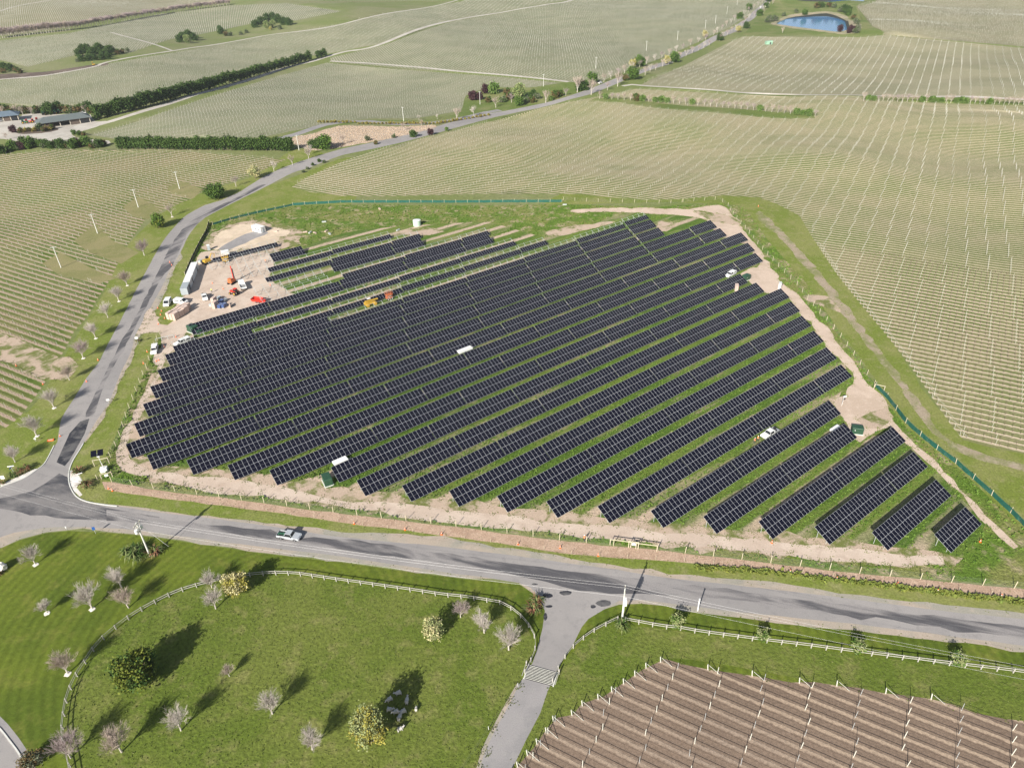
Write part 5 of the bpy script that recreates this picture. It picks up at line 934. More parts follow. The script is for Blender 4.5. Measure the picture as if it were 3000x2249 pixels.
# vehicles: x forward
def wheels(t, xs, y, r=0.38, wd=0.26):
    for x in xs:
        for s in (-1, 1): w_ = MB().wheel((x, s*y, r), r, wd, 12).build('wheel', TYRE, t); MB().wheel((x, s*(y+0.09), r), r*0.55, 0.1, 8).build('rim', RIM, w_)
def lights(t, x, y, z):
    for s in (-1, 1): MB().box((x, s*y, z), (0.08, 0.36, 0.16)).build('headlight', mat('lamp_glass', (0.7, 0.7, 0.7), 0.1), t)
def ute(paint, kind, cat='ute'):
    """kind: tray (open pickup), canopy, flat"""
    t = bpy.data.objects.new('pickup_truck', None); C.objects.link(t); tag(t, None, cat)
    mb = MB(); mb.prism([(-0.75, .42), (-0.75, 1.06), (-0.3, 1.1), (1.05, 1.1), (2.45, 0.98), (2.62, 0.78), (2.62, .42)], -0.92, 0.92); mb.box((0.1, 0, 1.72), (1.35, 1.42, 0.07)); mb.tube([(1.05, -.8, 1.08), (0.72, -.7, 1.7)], 0.05, 4); mb.tube([(1.05, .8, 1.08), (0.72, .7, 1.7)], 0.05, 4)
    mb.tube([(-.75, -.8, 1.08), (-.55, -.7, 1.7)], 0.06, 4); mb.tube([(-.75, .8, 1.08), (-.55, .7, 1.7)], 0.06, 4); mb.build('body', paint, t)
    MB().add([(-.72, -.86, 1.1), (1.08, -.86, 1.1), (1.08, .86, 1.1), (-.72, .86, 1.1), (-.56, -.69, 1.69), (0.74, -.69, 1.69), (0.74, .69, 1.69), (-.56, .69, 1.69)], [(3, 2, 1, 0), (4, 5, 6, 7), (0, 1, 5, 4), (1, 2, 6, 5), (2, 3, 7, 6), (3, 0, 4, 7)]).build('cabin_glass', GLASS, t)
    if kind == 'tray':
        mb = MB(); mb.box((-1.72, 0, 0.62), (1.86, 1.8, 0.12)); mb.box((-1.72, .88, 0.86), (1.86, 0.06, 0.5)); mb.box((-1.72, -.88, 0.86), (1.86, 0.06, 0.5)); mb.box((-2.63, 0, 0.86), (0.06, 1.76, 0.5)); mb.build('tray', paint, t)
        MB().box((-1.7, 0, 0.78), (1.6, 1.5, 0.2)).build('tray_liner', BLACK, t)
        mb = MB(); [mb.box((-2.3+k*0.42, random.uniform(-.3, .3), 0.95), (0.34, 0.6, 0.16), rz=k) for k in range(4)]; mb.build('cargo', mat('green_cargo', (0.03, 0.12, 0.07), 0.7), t)
    elif kind == 'canopy':
        mb = MB(); mb.prism([(-2.65, .42), (-2.65, 1.62), (-2.5, 1.72), (-0.8, 1.72), (-0.8, .42)], -0.88, 0.88); mb.build('canopy', paint, t)
        mb = MB(); mb.box((-1.7, .885, 1.32), (1.3, 0.03, 0.36)); mb.box((-1.7, -.885, 1.32), (1.3, 0.03, 0.36)); mb.box((-2.66, 0, 1.35), (0.03, 1.3, 0.4)); mb.build('canopy_window', GLASS, t)
    else:
        mb = MB(); mb.box((-1.75, 0, 0.98), (2.1, 1.95, 0.08)); mb.box((-1.75, .96, 1.1), (2.1, 0.04, 0.22)); mb.box((-1.75, -.96, 1.1), (2.1, 0.04, 0.22)); mb.box((-.75, 0, 1.4), (0.06, 1.9, 0.8)); mb.build('flat_tray', mat('alloy_tray', (0.5, 0.52, 0.53), 0.4, 0.3), t)
        mb = MB(); mb.box((-1.4, .3, 1.2), (0.9, 0.8, 0.35)); mb.box((-2.3, -.4, 1.15), (0.6, 0.6, 0.3)); mb.build('cargo', BLACK, t)
    wheels(t, (-1.65, 1.62), 0.80); lights(t, 2.6, 0.62, 0.8)
    for s in (-1, 1): MB().box((0.85, s*1.0, 1.15), (0.14, 0.16, 0.14)).build('mirror', BLACK, t)
    return t
def van():
    t = bpy.data.objects.new('white_van', None); C.objects.link(t); tag(t, None, 'van')
    MB().prism([(-2.4, .35), (-2.42, 1.7), (-2.2, 1.95), (1.0, 1.95), (1.75, 1.15), (2.4, 0.95), (2.5, .35)], -0.95, 0.95).build('body', WHITE, t)
    mb = MB(); mb.add([(1.08, -.8, 1.93), (1.08, .8, 1.93), (1.80, .84, 1.17), (1.80, -.84, 1.17)], [(0, 1, 2, 3)]); mb.box((0.8, .955, 1.45), (0.9, 0.02, 0.42)); mb.box((0.8, -.955, 1.45), (0.9, 0.02, 0.42)); mb.box((-1.0, .955, 1.5), (1.9, 0.02, 0.4)); mb.box((-1.0, -.955, 1.5), (1.9, 0.02, 0.4)); mb.box((-2.43, 0, 1.45), (0.02, 1.4, 0.5)); mb.build('window', GLASS, t)
    wheels(t, (-1.5, 1.55), 0.82, 0.34, 0.22); lights(t, 2.42, 0.65, 0.85); return t
UT, UC, UF, VN = Proto(lambda: ute(WHITE, 'tray')), Proto(lambda: ute(WHITE, 'canopy')), Proto(lambda: ute(WHITE, 'flat')), Proto(van)
def car(pr, a, b, label): return pr.put(P3(*a), hd(a, b), label, 'vehicles parked round the solar farm')
o = ute(SILVER, 'tray'); o.location = P3(626, 1161); o.rotation_euler = (0, 0, hd((598, 1156), (652, 1164))); tag(o, 'silver pickup with loaded open tray driving on the main road')
car(UC, (335, 759), (330, 778), 'white canopy pickup parked alone on the grass by the track'); car(UC, (395, 742), (375, 750), 'white canopy pickup beside the green kiosk and first rows'); car(UF, (443, 645), (448, 662), 'small white pickup in the middle of the gravel yard')
car(VN, (392, 655), (412, 657), 'white van nose right beside the wrapped pallets'); car(VN, (363, 657), (352, 676), 'white van on the grass edge with dark rear window'); car(UF, (1662, 940), (1640, 952), 'white flat deck pickup between the solar rows with two workers'); car(UC, (1577, 596), (1560, 605), 'white canopy pickup behind a row near the right track')
car(UT, (13, 250), (30, 246), 'white pickup parked by the left shed'); car(VN, (97, 238), (106, 236), 'white van behind the grey roofed shed'); car(UT, (86, 243), (95, 240), 'white pickup next to the van behind the shed'); car(UC, (24, 257), (34, 254), 'white canopy pickup by the left shed'); car(UT, (180, 246), (188, 247), 'pale pickup at the right end of the grey shed'); car(VN, (5, 262), (15, 260), 'pale van at the left picture edge'); car(UT, (1297, 181), (1310, 176), 'dark shaded pickup on the far road') ; car(VN, (1643, 17), (1648, 12), 'white van driving on the far avenue')
# tipper truck
t = thing('tipper_truck', 'white tipper truck with grey open tray in the yard', 'truck', P3(525, 622), hd((533, 632), (519, 602)))
mb = MB(); mb.prism([(1.4, .6), (1.4, 2.35), (2.9, 2.35), (3.1, 1.5), (3.15, .6)], -1.0, 1.0); mb.build('cab', WHITE, t); mb = MB(); mb.add([(2.93, -.85, 2.25), (2.93, .85, 2.25), (3.12, .88, 1.5), (3.12, -.88, 1.5)], [(0, 1, 2, 3)]); mb.box((2.3, 1.01, 1.8), (0.8, .02, .5)); mb.box((2.3, -1.01, 1.8), (0.8, .02, .5)); mb.build('window', GLASS, t)
mb = MB(); mb.box((-.95, 0, 1.0), (4.3, 2.1, .1)); mb.box((-.95, 1.05, 1.25), (4.3, .07, .55)); mb.box((-.95, -1.05, 1.25), (4.3, .07, .55)); mb.box((-3.1, 0, 1.25), (.07, 2.1, .55)); mb.box((1.22, 0, 1.5), (.07, 2.1, 1.0)); mb.build('tray', WHITE, t); MB().box((-1.1, 0, 1.09), (3.7, 1.9, .08)).build('tray_floor', mat('tray_floor', (.22, .22, .22), .7), t); wheels(t, (-1.8, 2.0), .85, .42, .3)
# containers
def container(L, m, roofm, label, loc, rz):
    t = thing('shipping_container', label, 'container', loc, rz, 'containers in a line along the fence'); mb = MB(); mb.box((0, 0, 1.35), (L, 2.44, 2.5)); n = int(L/0.3)
    for k in range(n):
        for s in (-1, 1): mb.box((-L/2+0.2+k*0.3, s*1.235, 1.35), (0.14, 0.03, 2.3))
    mb.build('wall', m, t); mb = MB(); mb.box((0, 0, 2.64), (L+.04, 2.48, .09)); mb.build('roof', roofm, t); MB().box((L*0.2, -1.26, 1.2), (1.0, .05, 2.1)).build('door', BLACK, t)
    mb = MB(); [mb.box((s*(L/2-.1), q*1.15, 1.3), (.16, .16, 2.7)) for s in (-1, 1) for q in (-1, 1)]; mb.build('corner_post', m, t); return t
rz = hd((405, 645), (440, 553)); dd = Vector((math.cos(rz), math.sin(rz), 0)); c1 = P3(403, 630)
container(6.06, GREYC, GREYC, 'grey container at the near end of the container line', c1, rz); container(6.06, WHITE, WHITE, 'white container in the middle of the container line', c1+dd*6.6, rz); container(12.2, WHITE, WHITE, 'long white container at the far end of the container line', c1+dd*16.3, rz)
t = thing('site_cabin', 'small white cabin with two round windows behind the yard', 'cabin', P3(560, 500), hd((547, 497), (572, 504))); mb = MB(); mb.box((0, 0, 1.35), (6.0, 2.6, 2.5)); mb.build('wall', WHITE, t); MB().box((0, 0, 2.64), (6.15, 2.75, .1)).build('roof', WHITE, t)
for x in (-0.4, 1.4): MB().tube([(x, -1.28, 1.5), (x, -1.33, 1.5)], 0.36, 12).build('window', GLASS, t)
MB().box((3.02, .2, 1.2), (.05, .9, 2.0)).build('door', GREYC, t)
t = thing('portable_toilet', 'grey portable toilet with white roof behind the excavator', 'toilet', P3(452, 540), 0.4); MB().box((0, 0, 1.1), (1.15, 1.15, 2.2)).build('wall', mat('toilet_grey', (.3, .33, .36), .6), t); MB().box((0, 0, 2.28), (1.25, 1.25, .16), taper=.8).build('roof', WHITE, t); MB().box((0, -.6, 1.0), (.7, .04, 1.8)).build('door', GREYC, t)
t = thing('water_tank', 'pale green round water tank on the back bank', 'tank', P3(901, 487)); MB().cyl((0, 0, -.1), 1.75, 2.6, 24).build('tank', TEAL, t); MB().cyl((0, 0, 2.5), 1.78, .25, 24, .5).build('lid', WHITE, t)
t = thing('storage_box', 'white storage box behind the short solar row in the yard', 'box', P3(488, 553), 0.5); MB().box((0, 0, 1.1), (2.9, 2.2, 2.2)).build('body', WHITE, t); MB().box((0, 0, 2.26), (3.0, 2.3, .1)).build('lid', WHITE, t)
for px, py, lb, L in ((1004, 760, 'white flat trailer parked between the middle solar rows', 5.0), (736, 1001, 'white tarpaulin covered box behind the lower left row', 3.6), (1805, 932, 'white box trailer behind the row by the right kiosk', 3.2)):
    t = thing('box_trailer', lb, 'trailer', P3(px, py), RA, 'white trailers between rows'); MB().box((0, 0, .8), (L, 1.7, .5)).build('body', WHITE, t); MB().box((0, 0, 1.09), (L+.08, 1.78, .08)).build('lid', WHITE, t); wheels(t, (-.3,), .95, .32, .2); MB().tube([(L/2, 0, .5), (L/2+1.1, 0, .5)], .05, 5).build('drawbar', STEEL, t)
# kiosks
def kiosk(big=1.0):
    t = bpy.data.objects.new('transformer_kiosk', None); C.objects.link(t); tag(t, None, 'transformer kiosk'); mb = MB(); mb.box((0, 0, 1.05), (3.0, 1.9, 1.8)); mb.build('cabinet', GREENB, t)
    MB().box((0, 0, 2.02), (3.15, 2.05, .16), taper=.9).build('roof', GREENB, t); MB().box((0, 0, .05), (3.4, 2.3, .22)).build('plinth', CONC, t)
    for s in (-.75, .75): MB().box((s, -.97, 1.0), (1.3, .04, 1.5)).build('door', GREENB, t)
    mb = MB(); [mb.box((1.53, -.7+k*.2, 1.1), (.1, .08, 1.2)) for k in range(8)]; mb.build('cooling_fins', GREENB, t); MB().box((-.75, -1.0, 1.35), (.26, .02, .2)).build('warning_sign', WHITE, t); return t
KI = Proto(kiosk)
for px, py, a, lb, s in ((708, 1042, RA+1.4, 'dark green kiosk beside the track at the lower left rows', 1.0), (418, 716, RA+1.9, 'large dark green kiosk at the left end of the first yard row', 1.15), (432, 720, RA+.3, 'small dark green kiosk right of the large one', .6), (1611, 604, RA, 'green kiosk near the white pickup on the right track', .95), (1850, 934, RA-.9, 'green kiosk at the right end of the rows near the bend', .9)):
    KI.put(P3(px, py), a, lb, 'green transformer kiosks', s)
# pallets
def pallet(hh=2.0, m=CARD, w_=1.1, l_=2.3):
    t = bpy.data.objects.new('wrapped_pallet', None); C.objects.link(t); tag(t, None, 'pallet'); MB().box((0, 0, hh/2+.14), (l_, w_, hh)).build('load', m, t); mb = MB(); [mb.box((x, 0, .07), (.12, w_, .14)) for x in (-l_/2+.1, 0, l_/2-.1)]; mb.box((0, 0, .15), (l_, w_, .03)); mb.build('base', TIMBER, t)
    mb = MB(); [mb.box((x, 0, hh/2+.15), (.04, w_+.02, hh+.02)) for x in (-.6, .6)]; mb.build('strap', WHITE, t); return t
PA, PB, PC = Proto(lambda: pallet(2.3)), Proto(lambda: pallet(1.2, BLUE, 1.1, 2.3)), Proto(lambda: pallet(.8, GREYC, 1.1, 2.0))
k = 0; base = gp(375, 688); e1 = np.array([math.cos(1.25), math.sin(1.25)]); e2 = np.array([-e1[1], e1[0]])
for i in range(4):
    for j in range(3):
        if i == 3 and j == 2: continue
        k += 1; p = base+e1*(i*2.5)+e2*(1.3-j*1.3); PA.put((p[0], p[1], float(H(*p))), 1.25, f'brown wrapped pallet in the stacked block, {ordn(i+1)} line back, {("left", "middle", "right")[j]}', 'wrapped pallets by the yard entrance', (1, 1, random.uniform(.85, 1.05)))
for pr, px, py, lb in ((PA, 466, 664, 'brown wrapped pallet beside the blue bundles'), (PA, 464, 655, 'brown wrapped pallet behind another near the blue bundles'), (PB, 477, 664, 'blue wrapped bundle, left one in front'), (PB, 485, 663, 'blue wrapped bundle, right one in front'), (PB, 479, 655, 'blue wrapped bundle, left one behind'), (PC, 486, 651, 'grey bundle at the back of the blue ones'), (PC, 473, 646, 'grey bundle behind the brown pallets'), (PC, 458, 660, 'grey bundle left of the brown pallets'), (PA, 1590, 628, 'brown wrapped pallet between rows near the right track'), (PC, 434, 566, 'pale low pallet left of the excavator')):
    put(pr, px, py, lb, 1.0, 'bundles in the yard', 1.35)
t = thing('panel_crate', 'upright pale crate standing alone right of the blue bundles', 'crate', P3(497, 663), 2.0); MB().box((0, 0, .7), (2.2, .3, 1.4)).build('crate', CARD, t); MB().box((0, 0, .05), (2.3, .8, .1)).build('base', TIMBER, t)
# machines
def bigwheels(t, xs, y, r, wd, m=TYRE, rim=YEL):
    for x in xs:
        for s in (-1, 1): w_ = MB().wheel((x, s*y, r), r, wd, 14).build('wheel', m, t); MB().wheel((x, s*(y+wd*.35), r), r*.55, wd*.4, 10).build('rim', rim, w_)
t = thing('telehandler', 'yellow telehandler driving between two solar rows', 'telehandler', P3(801, 659), RA); MB().prism([(-2.2, .7), (-2.3, 1.5), (-1.2, 1.6), (1.4, 1.4), (2.0, 1.1), (2.0, .7)], -.75, .75).build('chassis', YEL, t); mb = MB(); mb.box((-.2, .65, 1.9), (1.4, .85, 1.0), taper=.85); mb.build('cab', GLASS, t); MB().box((-.2, .65, 2.43), (1.3, .85, .07)).build('roof', WHITE, t)
MB().box((.4, -.15, 1.95), (5.0, .42, .42), ry=.06).build('boom', YEL, t); MB().box((3.3, 0, .8), (.9, 1.6, .12)).build('forks', BLACK, t); bigwheels(t, (-1.5, 1.4), .95, .62, .42, YEL)
def liftf(m, sc_=1.0, nm='boom_lift', cat='lift'):
    t = bpy.data.objects.new(nm, None); C.objects.link(t); tag(t, None, cat); MB().box((0, 0, .75), (2.2, 1.5, .6)).build('chassis', m, t); bigwheels(t, (-.8, .8), .75, .38, .3, TYRE, WHITE)
    mb = MB(); [mb.tube([(sx*1.0, -.6, 1.1), (-sx*1.0, -.6, 1.7)], .05, 4) for sx in (-1, 1)]; [mb.tube([(sx*1.0, .6, 1.1), (-sx*1.0, .6, 1.7)], .05, 4) for sx in (-1, 1)]; mb.build('scissor_arms', STEEL, t); MB().box((0, 0, 1.8), (2.5, 1.5, .12)).build('platform', m, t)
    mb = MB()
    for x in (-1.2, -.4, .4, 1.2):
        for y in (-.72, .72): mb.tube([(x, y, 1.8), (x, y, 2.9)], .035, 4)
    for z in (2.35, 2.9): mb.tube([(-1.2, -.72, z), (1.2, -.72, z), (1.2, .72, z), (-1.2, .72, z), (-1.2, -.72, z)], .035, 4)
    mb.build('guard_rail', m, t); return t
LO = Proto(lambda: liftf(ORG)); LY = Proto(lambda: liftf(YEL)); put(LO, 841, 646, 'orange platform lift between two solar rows', 1.0, None, RA); put(LY, 488, 566, 'yellow platform lift in front of the short solar row', 1.05, None, .5)
t = thing('excavator', 'orange yellow excavator at the back corner of the yard', 'excavator', P3(448, 569), .9); MB().box((0, 0, 1.35), (2.6, 1.9, 1.0)).build('house', YEL, t); MB().box((.7, .5, 2.2), (1.1, .8, 1.1), taper=.85).build('cab', GLASS, t)
for s in (-1, 1): MB().prism([(-1.6, .1), (-1.8, .45), (-1.5, .8), (1.5, .8), (1.8, .45), (1.6, .1)], s*1.0-.22, s*1.0+.22).build('track', TYRE, t)
MB().tube([(1.2, -.2, 1.7), (2.6, -.2, 3.6), (3.8, -.2, 3.0)], [.22, .2, .14], 5).build('boom', YEL, t); MB().tube([(3.8, -.2, 3.0), (3.3, -.2, 1.2)], .12, 5).build('dipper', YEL, t); MB().box((3.2, -.2, .8), (.7, .8, .6), taper=.6).build('bucket', BLACK, t)
t = thing('pile_driver', 'orange pile driver with tall red mast in the yard', 'pile driver', P3(502, 612), 1.2); MB().box((0, 0, 1.1), (2.6, 1.8, .9)).build('chassis', ORG, t)
for s in (-1, 1): MB().prism([(-1.5, .05), (-1.7, .4), (-1.4, .7), (1.4, .7), (1.7, .4), (1.5, .05)], s*.9-.2, s*.9+.2).build('track', TYRE, t)
mb = MB(); mb.box((1.5, .3, 3.4), (.22, .3, 6.2)); mb.box((1.75, .3, 2.4), (.3, .5, 1.2)); mb.build('mast', RED, t); MB().box((1.5, -.1, 3.2), (.3, .3, 4.5)).build('hammer', BLACK, t); mb = MB(); mb.box((-.6, .1, 1.9), (1.1, 1.5, .7)); mb.build('engine_cover', ORG, t)
t = thing('red_loader', 'bright red implement with wide scoop at the yard row', 'implement', P3(560, 652), -.25); mb = MB(); mb.add([(-2.2, -1.1, .5), (1.4, -1.1, .5), (1.4, 1.1, .5), (-2.2, 1.1, .5), (-2.6, -1.3, 1.5), (1.8, -1.3, 1.3), (1.8, 1.3, 1.3), (-2.6, 1.3, 1.5)], [(3, 2, 1, 0), (0, 1, 5, 4), (1, 2, 6, 5), (2, 3, 7, 6), (3, 0, 4, 7)]); mb.box((-.4, 0, .75), (3.6, 2.2, .1)); mb.build('hopper', RED, t); mb = MB(); mb.box((2.3, -.4, .8), (1.3, 1.6, .8), rz=.3); mb.tube([(2.4, -1.0, .9), (3.6, -1.4, .6)], .2, 5); mb.build('chute', RED, t); wheels(t, (-.6, .4), 1.05, .35, .25); MB().box((2.0, .7, 1.3), (1.2, .5, .3), rz=.5).build('motor', BLACK, t)
def tractor(m):
    t = bpy.data.objects.new('tractor', None); C.objects.link(t); tag(t, None, 'tractor'); MB().prism([(-.6, .9), (-.6, 1.5), (1.9, 1.45), (2.0, .8)], -.38, .38).build('bonnet', m, t); MB().box((-.9, 0, 1.9), (1.3, 1.3, 1.3), taper=.85).build('cab', GLASS, t); MB().box((-.9, 0, 2.58), (1.3, 1.25, .1)).build('roof', m, t)
    for x, r_ in ((-1.0, .8), (1.4, .5)):
        for s in (-1, 1): w_ = MB().wheel((x, s*.85, r_), r_, .4, 14).build('wheel', TYRE, t); MB().wheel((x, s*.98, r_), r_*.5, .2, 8).build('rim', YEL, w_)
    for s in (-1, 1): MB().box((-1.0, s*.8, 1.68), (1.3, .45, .08)).build('mudguard', m, t)
    return t
TR, TG = Proto(lambda: tractor(RED)), Proto(lambda: tractor(mat('tractor_green', (.02, .16, .06), .4))); put(TR, 507, 636, 'red tractor beside the tipper truck', 1.0, None, 2.6)
for i, (px, py) in enumerate(((98, 254), (112, 252), (122, 252), (131, 250))): put(TG, px-0, py-5.5, f'green tractor, {ordn(i+1)} from left behind the grey shed', 1.15, 'green tractors behind the shed', 1.4)
for px, py, pr, lb in ((54, 267, TG, 'green tractor with sprayer at the left of the shed'), (62, 266, TR, 'red tractor left of the shed'), (75, 265, TR, 'dark tractor in the shade beside the shed end'), (84, 262, TR, 'red tractor nearest the shed wall')): put(pr, px, py, lb, 1.05, 'tractors on the gravel yard', .4)
o = copy_tree([q for q in C.objects if q.name.startswith('excavator') and q.type == 'EMPTY'][0]); o.location = P3(203, 142); tag(o, 'distant orange excavator at the gully track'); o.rotation_euler = (0, 0, 2.4)
# people
def person(vest, pose=0):
    t = bpy.data.objects.new('person', None); C.objects.link(t); tag(t, None, 'person')
    me = bpy.data.meshes.new('body'); l_ = 0.18 if pose else 0.06
    vs = [(0, 0, .95), (0, 0, 1.2), (0, 0, 1.42), (0, 0, 1.55), (0.02, 0, 1.68), (-l_, .1, .92), (-l_*.6, .1, .5), (-l_, .1, .06), (-l_+.16, .1, .03), (l_, -.1, .92), (l_*1.1, -.1, .5), (l_*.8, -.1, .06), (l_*.8+.16, -.1, .03), (0, .2, 1.4), (.06, .26, 1.12), (.25 if pose else .1, .24, .92), (.3 if pose else .14, .22, .84), (0, -.2, 1.4), (.06, -.27, 1.12), (.28 if pose else .1, -.22, .95), (.34 if pose else .14, -.2, .88)]
    es = [(0, 1), (1, 2), (2, 3), (3, 4), (0, 5), (5, 6), (6, 7), (7, 8), (0, 9), (9, 10), (10, 11), (11, 12), (2, 13), (13, 14), (14, 15), (15, 16), (2, 17), (17, 18), (18, 19), (19, 20)]
    rad = [.15, .15, .16, .06, .105, .095, .07, .05, .04, .095, .07, .05, .04, .07, .05, .04, .035, .07, .05, .04, .035]
    me.from_pydata(vs, es, []); o = bpy.data.objects.new('body', me); C.objects.link(o); o.parent = t; sk = o.modifiers.new('s', 'SKIN'); su = o.modifiers.new('u', 'SUBSURF'); su.levels = su.render_levels = 1
    for i, r in enumerate(rad): me.skin_vertices[0].data[i].radius = (r, r)
    me.skin_vertices[0].data[0].use_root = True; dg = bpy.context.evaluated_depsgraph_get(); me2 = bpy.data.meshes.new_from_object(o.evaluated_get(dg)); o.modifiers.clear(); o.data = me2; me2.name = 'body'; me2.materials.clear()
    for m in (SKIN, NAVY, vest): me2.materials.append(m)
    for p in me2.polygons: z = p.center.z; p.material_index = 1 if z < 0.98 and abs(p.center.y) < .19 or z < .8 else (2 if z < 1.5 and abs(p.center.y) < .25 else 0)
    MB().cyl((0.02, 0, 1.72), .14, .1, 10, .07).build('hard_hat', WHITE, t); MB().cyl((0.02, 0, 1.0), .19, .06, 10).build('belt', vest, t)
    mb = MB(); mb.tube([(0, 0, 1.12), (0, 0, 1.17)], .205, 10); mb.build('reflective_band', WHITE, t); return t
PY_, PO = Proto(lambda: person(HIVIS)), Proto(lambda: person(HIVO, 1))
put(PY_, 458, 632, 'person in yellow hi-vis top and dark trousers standing in the yard', 1, 'workers on the site', 1.0); put(PO, 1629, 957, 'person in orange hi-vis standing by the pickup, left of the pair', 1, 'workers on the site', 2.5); put(PO, 1636, 953, 'person in orange hi-vis by the pickup, right of the pair', 1, 'workers on the site', .5); put(PO, 1262, 1168, 'person in orange hi-vis working at the wire fence', 1, 'workers on the site', 2.0); put(PO, 575, 568, 'person in orange hi-vis left of the upper short table', 1, 'workers on the site', 1.0)
# sheep
def sheep(graze=False, seed=1):
    t = bpy.data.objects.new('sheep', None); C.objects.link(t); tag(t, None, 'sheep'); me = bpy.data.meshes.new('body'); hz = .42 if graze else .86
    vs = [(-.42, 0, .66), (0, 0, .68), (.34, 0, .70), (.52, 0, .74 if not graze else .62), (.66, 0, hz), (.84, 0, hz-.08)]; es = [(i, i+1) for i in range(5)]; rad = [.22, .27, .24, .13, .10, .06]
    for x in (-.36, .32):
        for s in (-1, 1): n = len(vs); vs += [(x, s*.14, .42), (x-.04 if x < 0 else x+.02, s*.14, .2), (x, s*.14, .0)]; es += [(0 if x < 0 else 2, n), (n, n+1), (n+1, n+2)]; rad += [.09, .04, .035]
    me.from_pydata(vs, es, []); o = bpy.data.objects.new('body', me); C.objects.link(o); o.parent = t; o.modifiers.new('s', 'SKIN'); su = o.modifiers.new('u', 'SUBSURF'); su.levels = su.render_levels = 2
    for i, r in enumerate(rad): me.skin_vertices[0].data[i].radius = (r, r)
    me.skin_vertices[0].data[1].use_root = True; dg = bpy.context.evaluated_depsgraph_get(); me2 = bpy.data.meshes.new_from_object(o.evaluated_get(dg)); o.modifiers.clear(); o.data = me2; me2.name = 'body'; me2.materials.clear()
    for m in (WOOL, FACE): me2.materials.append(m)
    for p in me2.polygons: p.material_index = 1 if p.center.x > .62 or p.center.z < .36 else 0; p.use_smooth = True
    for s in (-1, 1): MB().box((.66, s*.12, hz+.05), (.05, .13, .04), rx=s*.4).build('ear', FACE, t)
    return t
S1, S2 = Proto(lambda: sheep()), Proto(lambda: sheep(True))
zs = lambda x, y: ((1100+x/7.93)/1.3563, (2000+y/7.93)/1.3563)
for k, (x, y, dx, dy, pr, lb) in enumerate(((545, 275, -1, .3, S1, 'sheep at the top of the tree shadow'), (340, 420, -1, .5, S2, 'sheep at the upper left edge of the tree shadow'), (740, 455, .2, -1, S1, 'sheep at the right edge of the shadow facing uphill'), (335, 660, 1, 0, S1, 'sheep nearest the willow crown, left of two others'), (485, 710, -1, .2, S2, 'sheep in the middle of the lower shadow group'), (655, 700, -1, .4, S1, 'sheep on the right of the lower shadow group'), (565, 845, .5, -1, S1, 'lowest sheep in the shadow'), (950, 630, .1, -1, S2, 'bright sunlit lamb standing outside the shadow'))):
    a = zs(x, y); b = zs(x+dx*90, y+dy*90); put(pr, a[0], a[1], lb, 1.15 if k < 7 else .85, 'sheep in the willow shadow', hd(a, b))
put(S1, 865, 1578, 'sheep beside the willow trunk at its right', 1.1, 'sheep in the willow shadow', 0.5)
# cattle grid
t = thing('cattle_grid', 'pale barred cattle grid across the driveway', 'cattle grid', P3(1168, 1458), hd((1137, 1449), (1200, 1466))); L = float(np.linalg.norm(gp(1137, 1450)-gp(1200, 1466)))
mb = MB(); [mb.tube([(-L/2, -1.3+k*.29, .1), (L/2, -1.3+k*.29, .1)], .05, 6) for k in range(10)]; mb.build('bars', mat('pale_bar', (.48, .48, .44), .6), t); MB().box((0, 0, .012), (L, 2.9, .012)).build('pit_shade', BLACK, t)  # flat black sheet on the ground stands in for the shade below the bars
mb = MB(); [mb.box((s*L/2, 0, .04), (.2, 3.0, .16)) for s in (-1, 1)]; mb.build('kerb', CONC, t)
for s in (-1, 1): MB().box((s*(L/2+.35), 0, .65), (.1, 2.8, .12)).build('side_rail', RAILM, t); MB().box((s*(L/2+.35), 1.3, .5), (.22, .22, 1.3)).build('gate_post', RAILM, t)
# kerbs at the junction
def kerb(pts, label):
    Q = catm(np.array([gp(*p) for p in pts]), 5); z = H(Q[:, 0], Q[:, 1]); o0 = Vector((Q[0, 0], Q[0, 1], z[0])); vs = []; T = np.gradient(Q, axis=0); T /= np.linalg.norm(T, axis=1)[:, None]; N = np.c_[-T[:, 1], T[:, 0]]*.11
    for q, n_, zz in zip(Q, N, z):
        for a, b in ((1, -.1), (1, .12), (-1, .12), (-1, -.1)): vs.append((q[0]+n_[0]*a-o0.x, q[1]+n_[1]*a-o0.y, zz-o0.z+b))
    o = MB().add(vs, [(i*4+a, i*4+(a+1) % 4, i*4+4+(a+1) % 4, i*4+4+a) for i in range(len(Q)-1) for a in range(4)]).build('kerb', CONC); o.location = o0; tag(o, label, 'kerb')
kerb([(180, 958), (173, 970), (157, 996), (149, 1020), (150, 1046), (163, 1070), (187, 1083), (227, 1090), (253, 1093)], 'pale concrete kerb round the white stone bed'); kerb([(117, 962), (106, 984), (95, 1002), (80, 1014), (60, 1028), (40, 1037), (20, 1044), (0, 1052)], 'pale kerb along the left junction planting bed'); kerb([(-10, 1568), (0, 1573), (20, 1598), (40, 1625), (58, 1658), (66, 1690)], 'white kerb along the bottom left corner road')
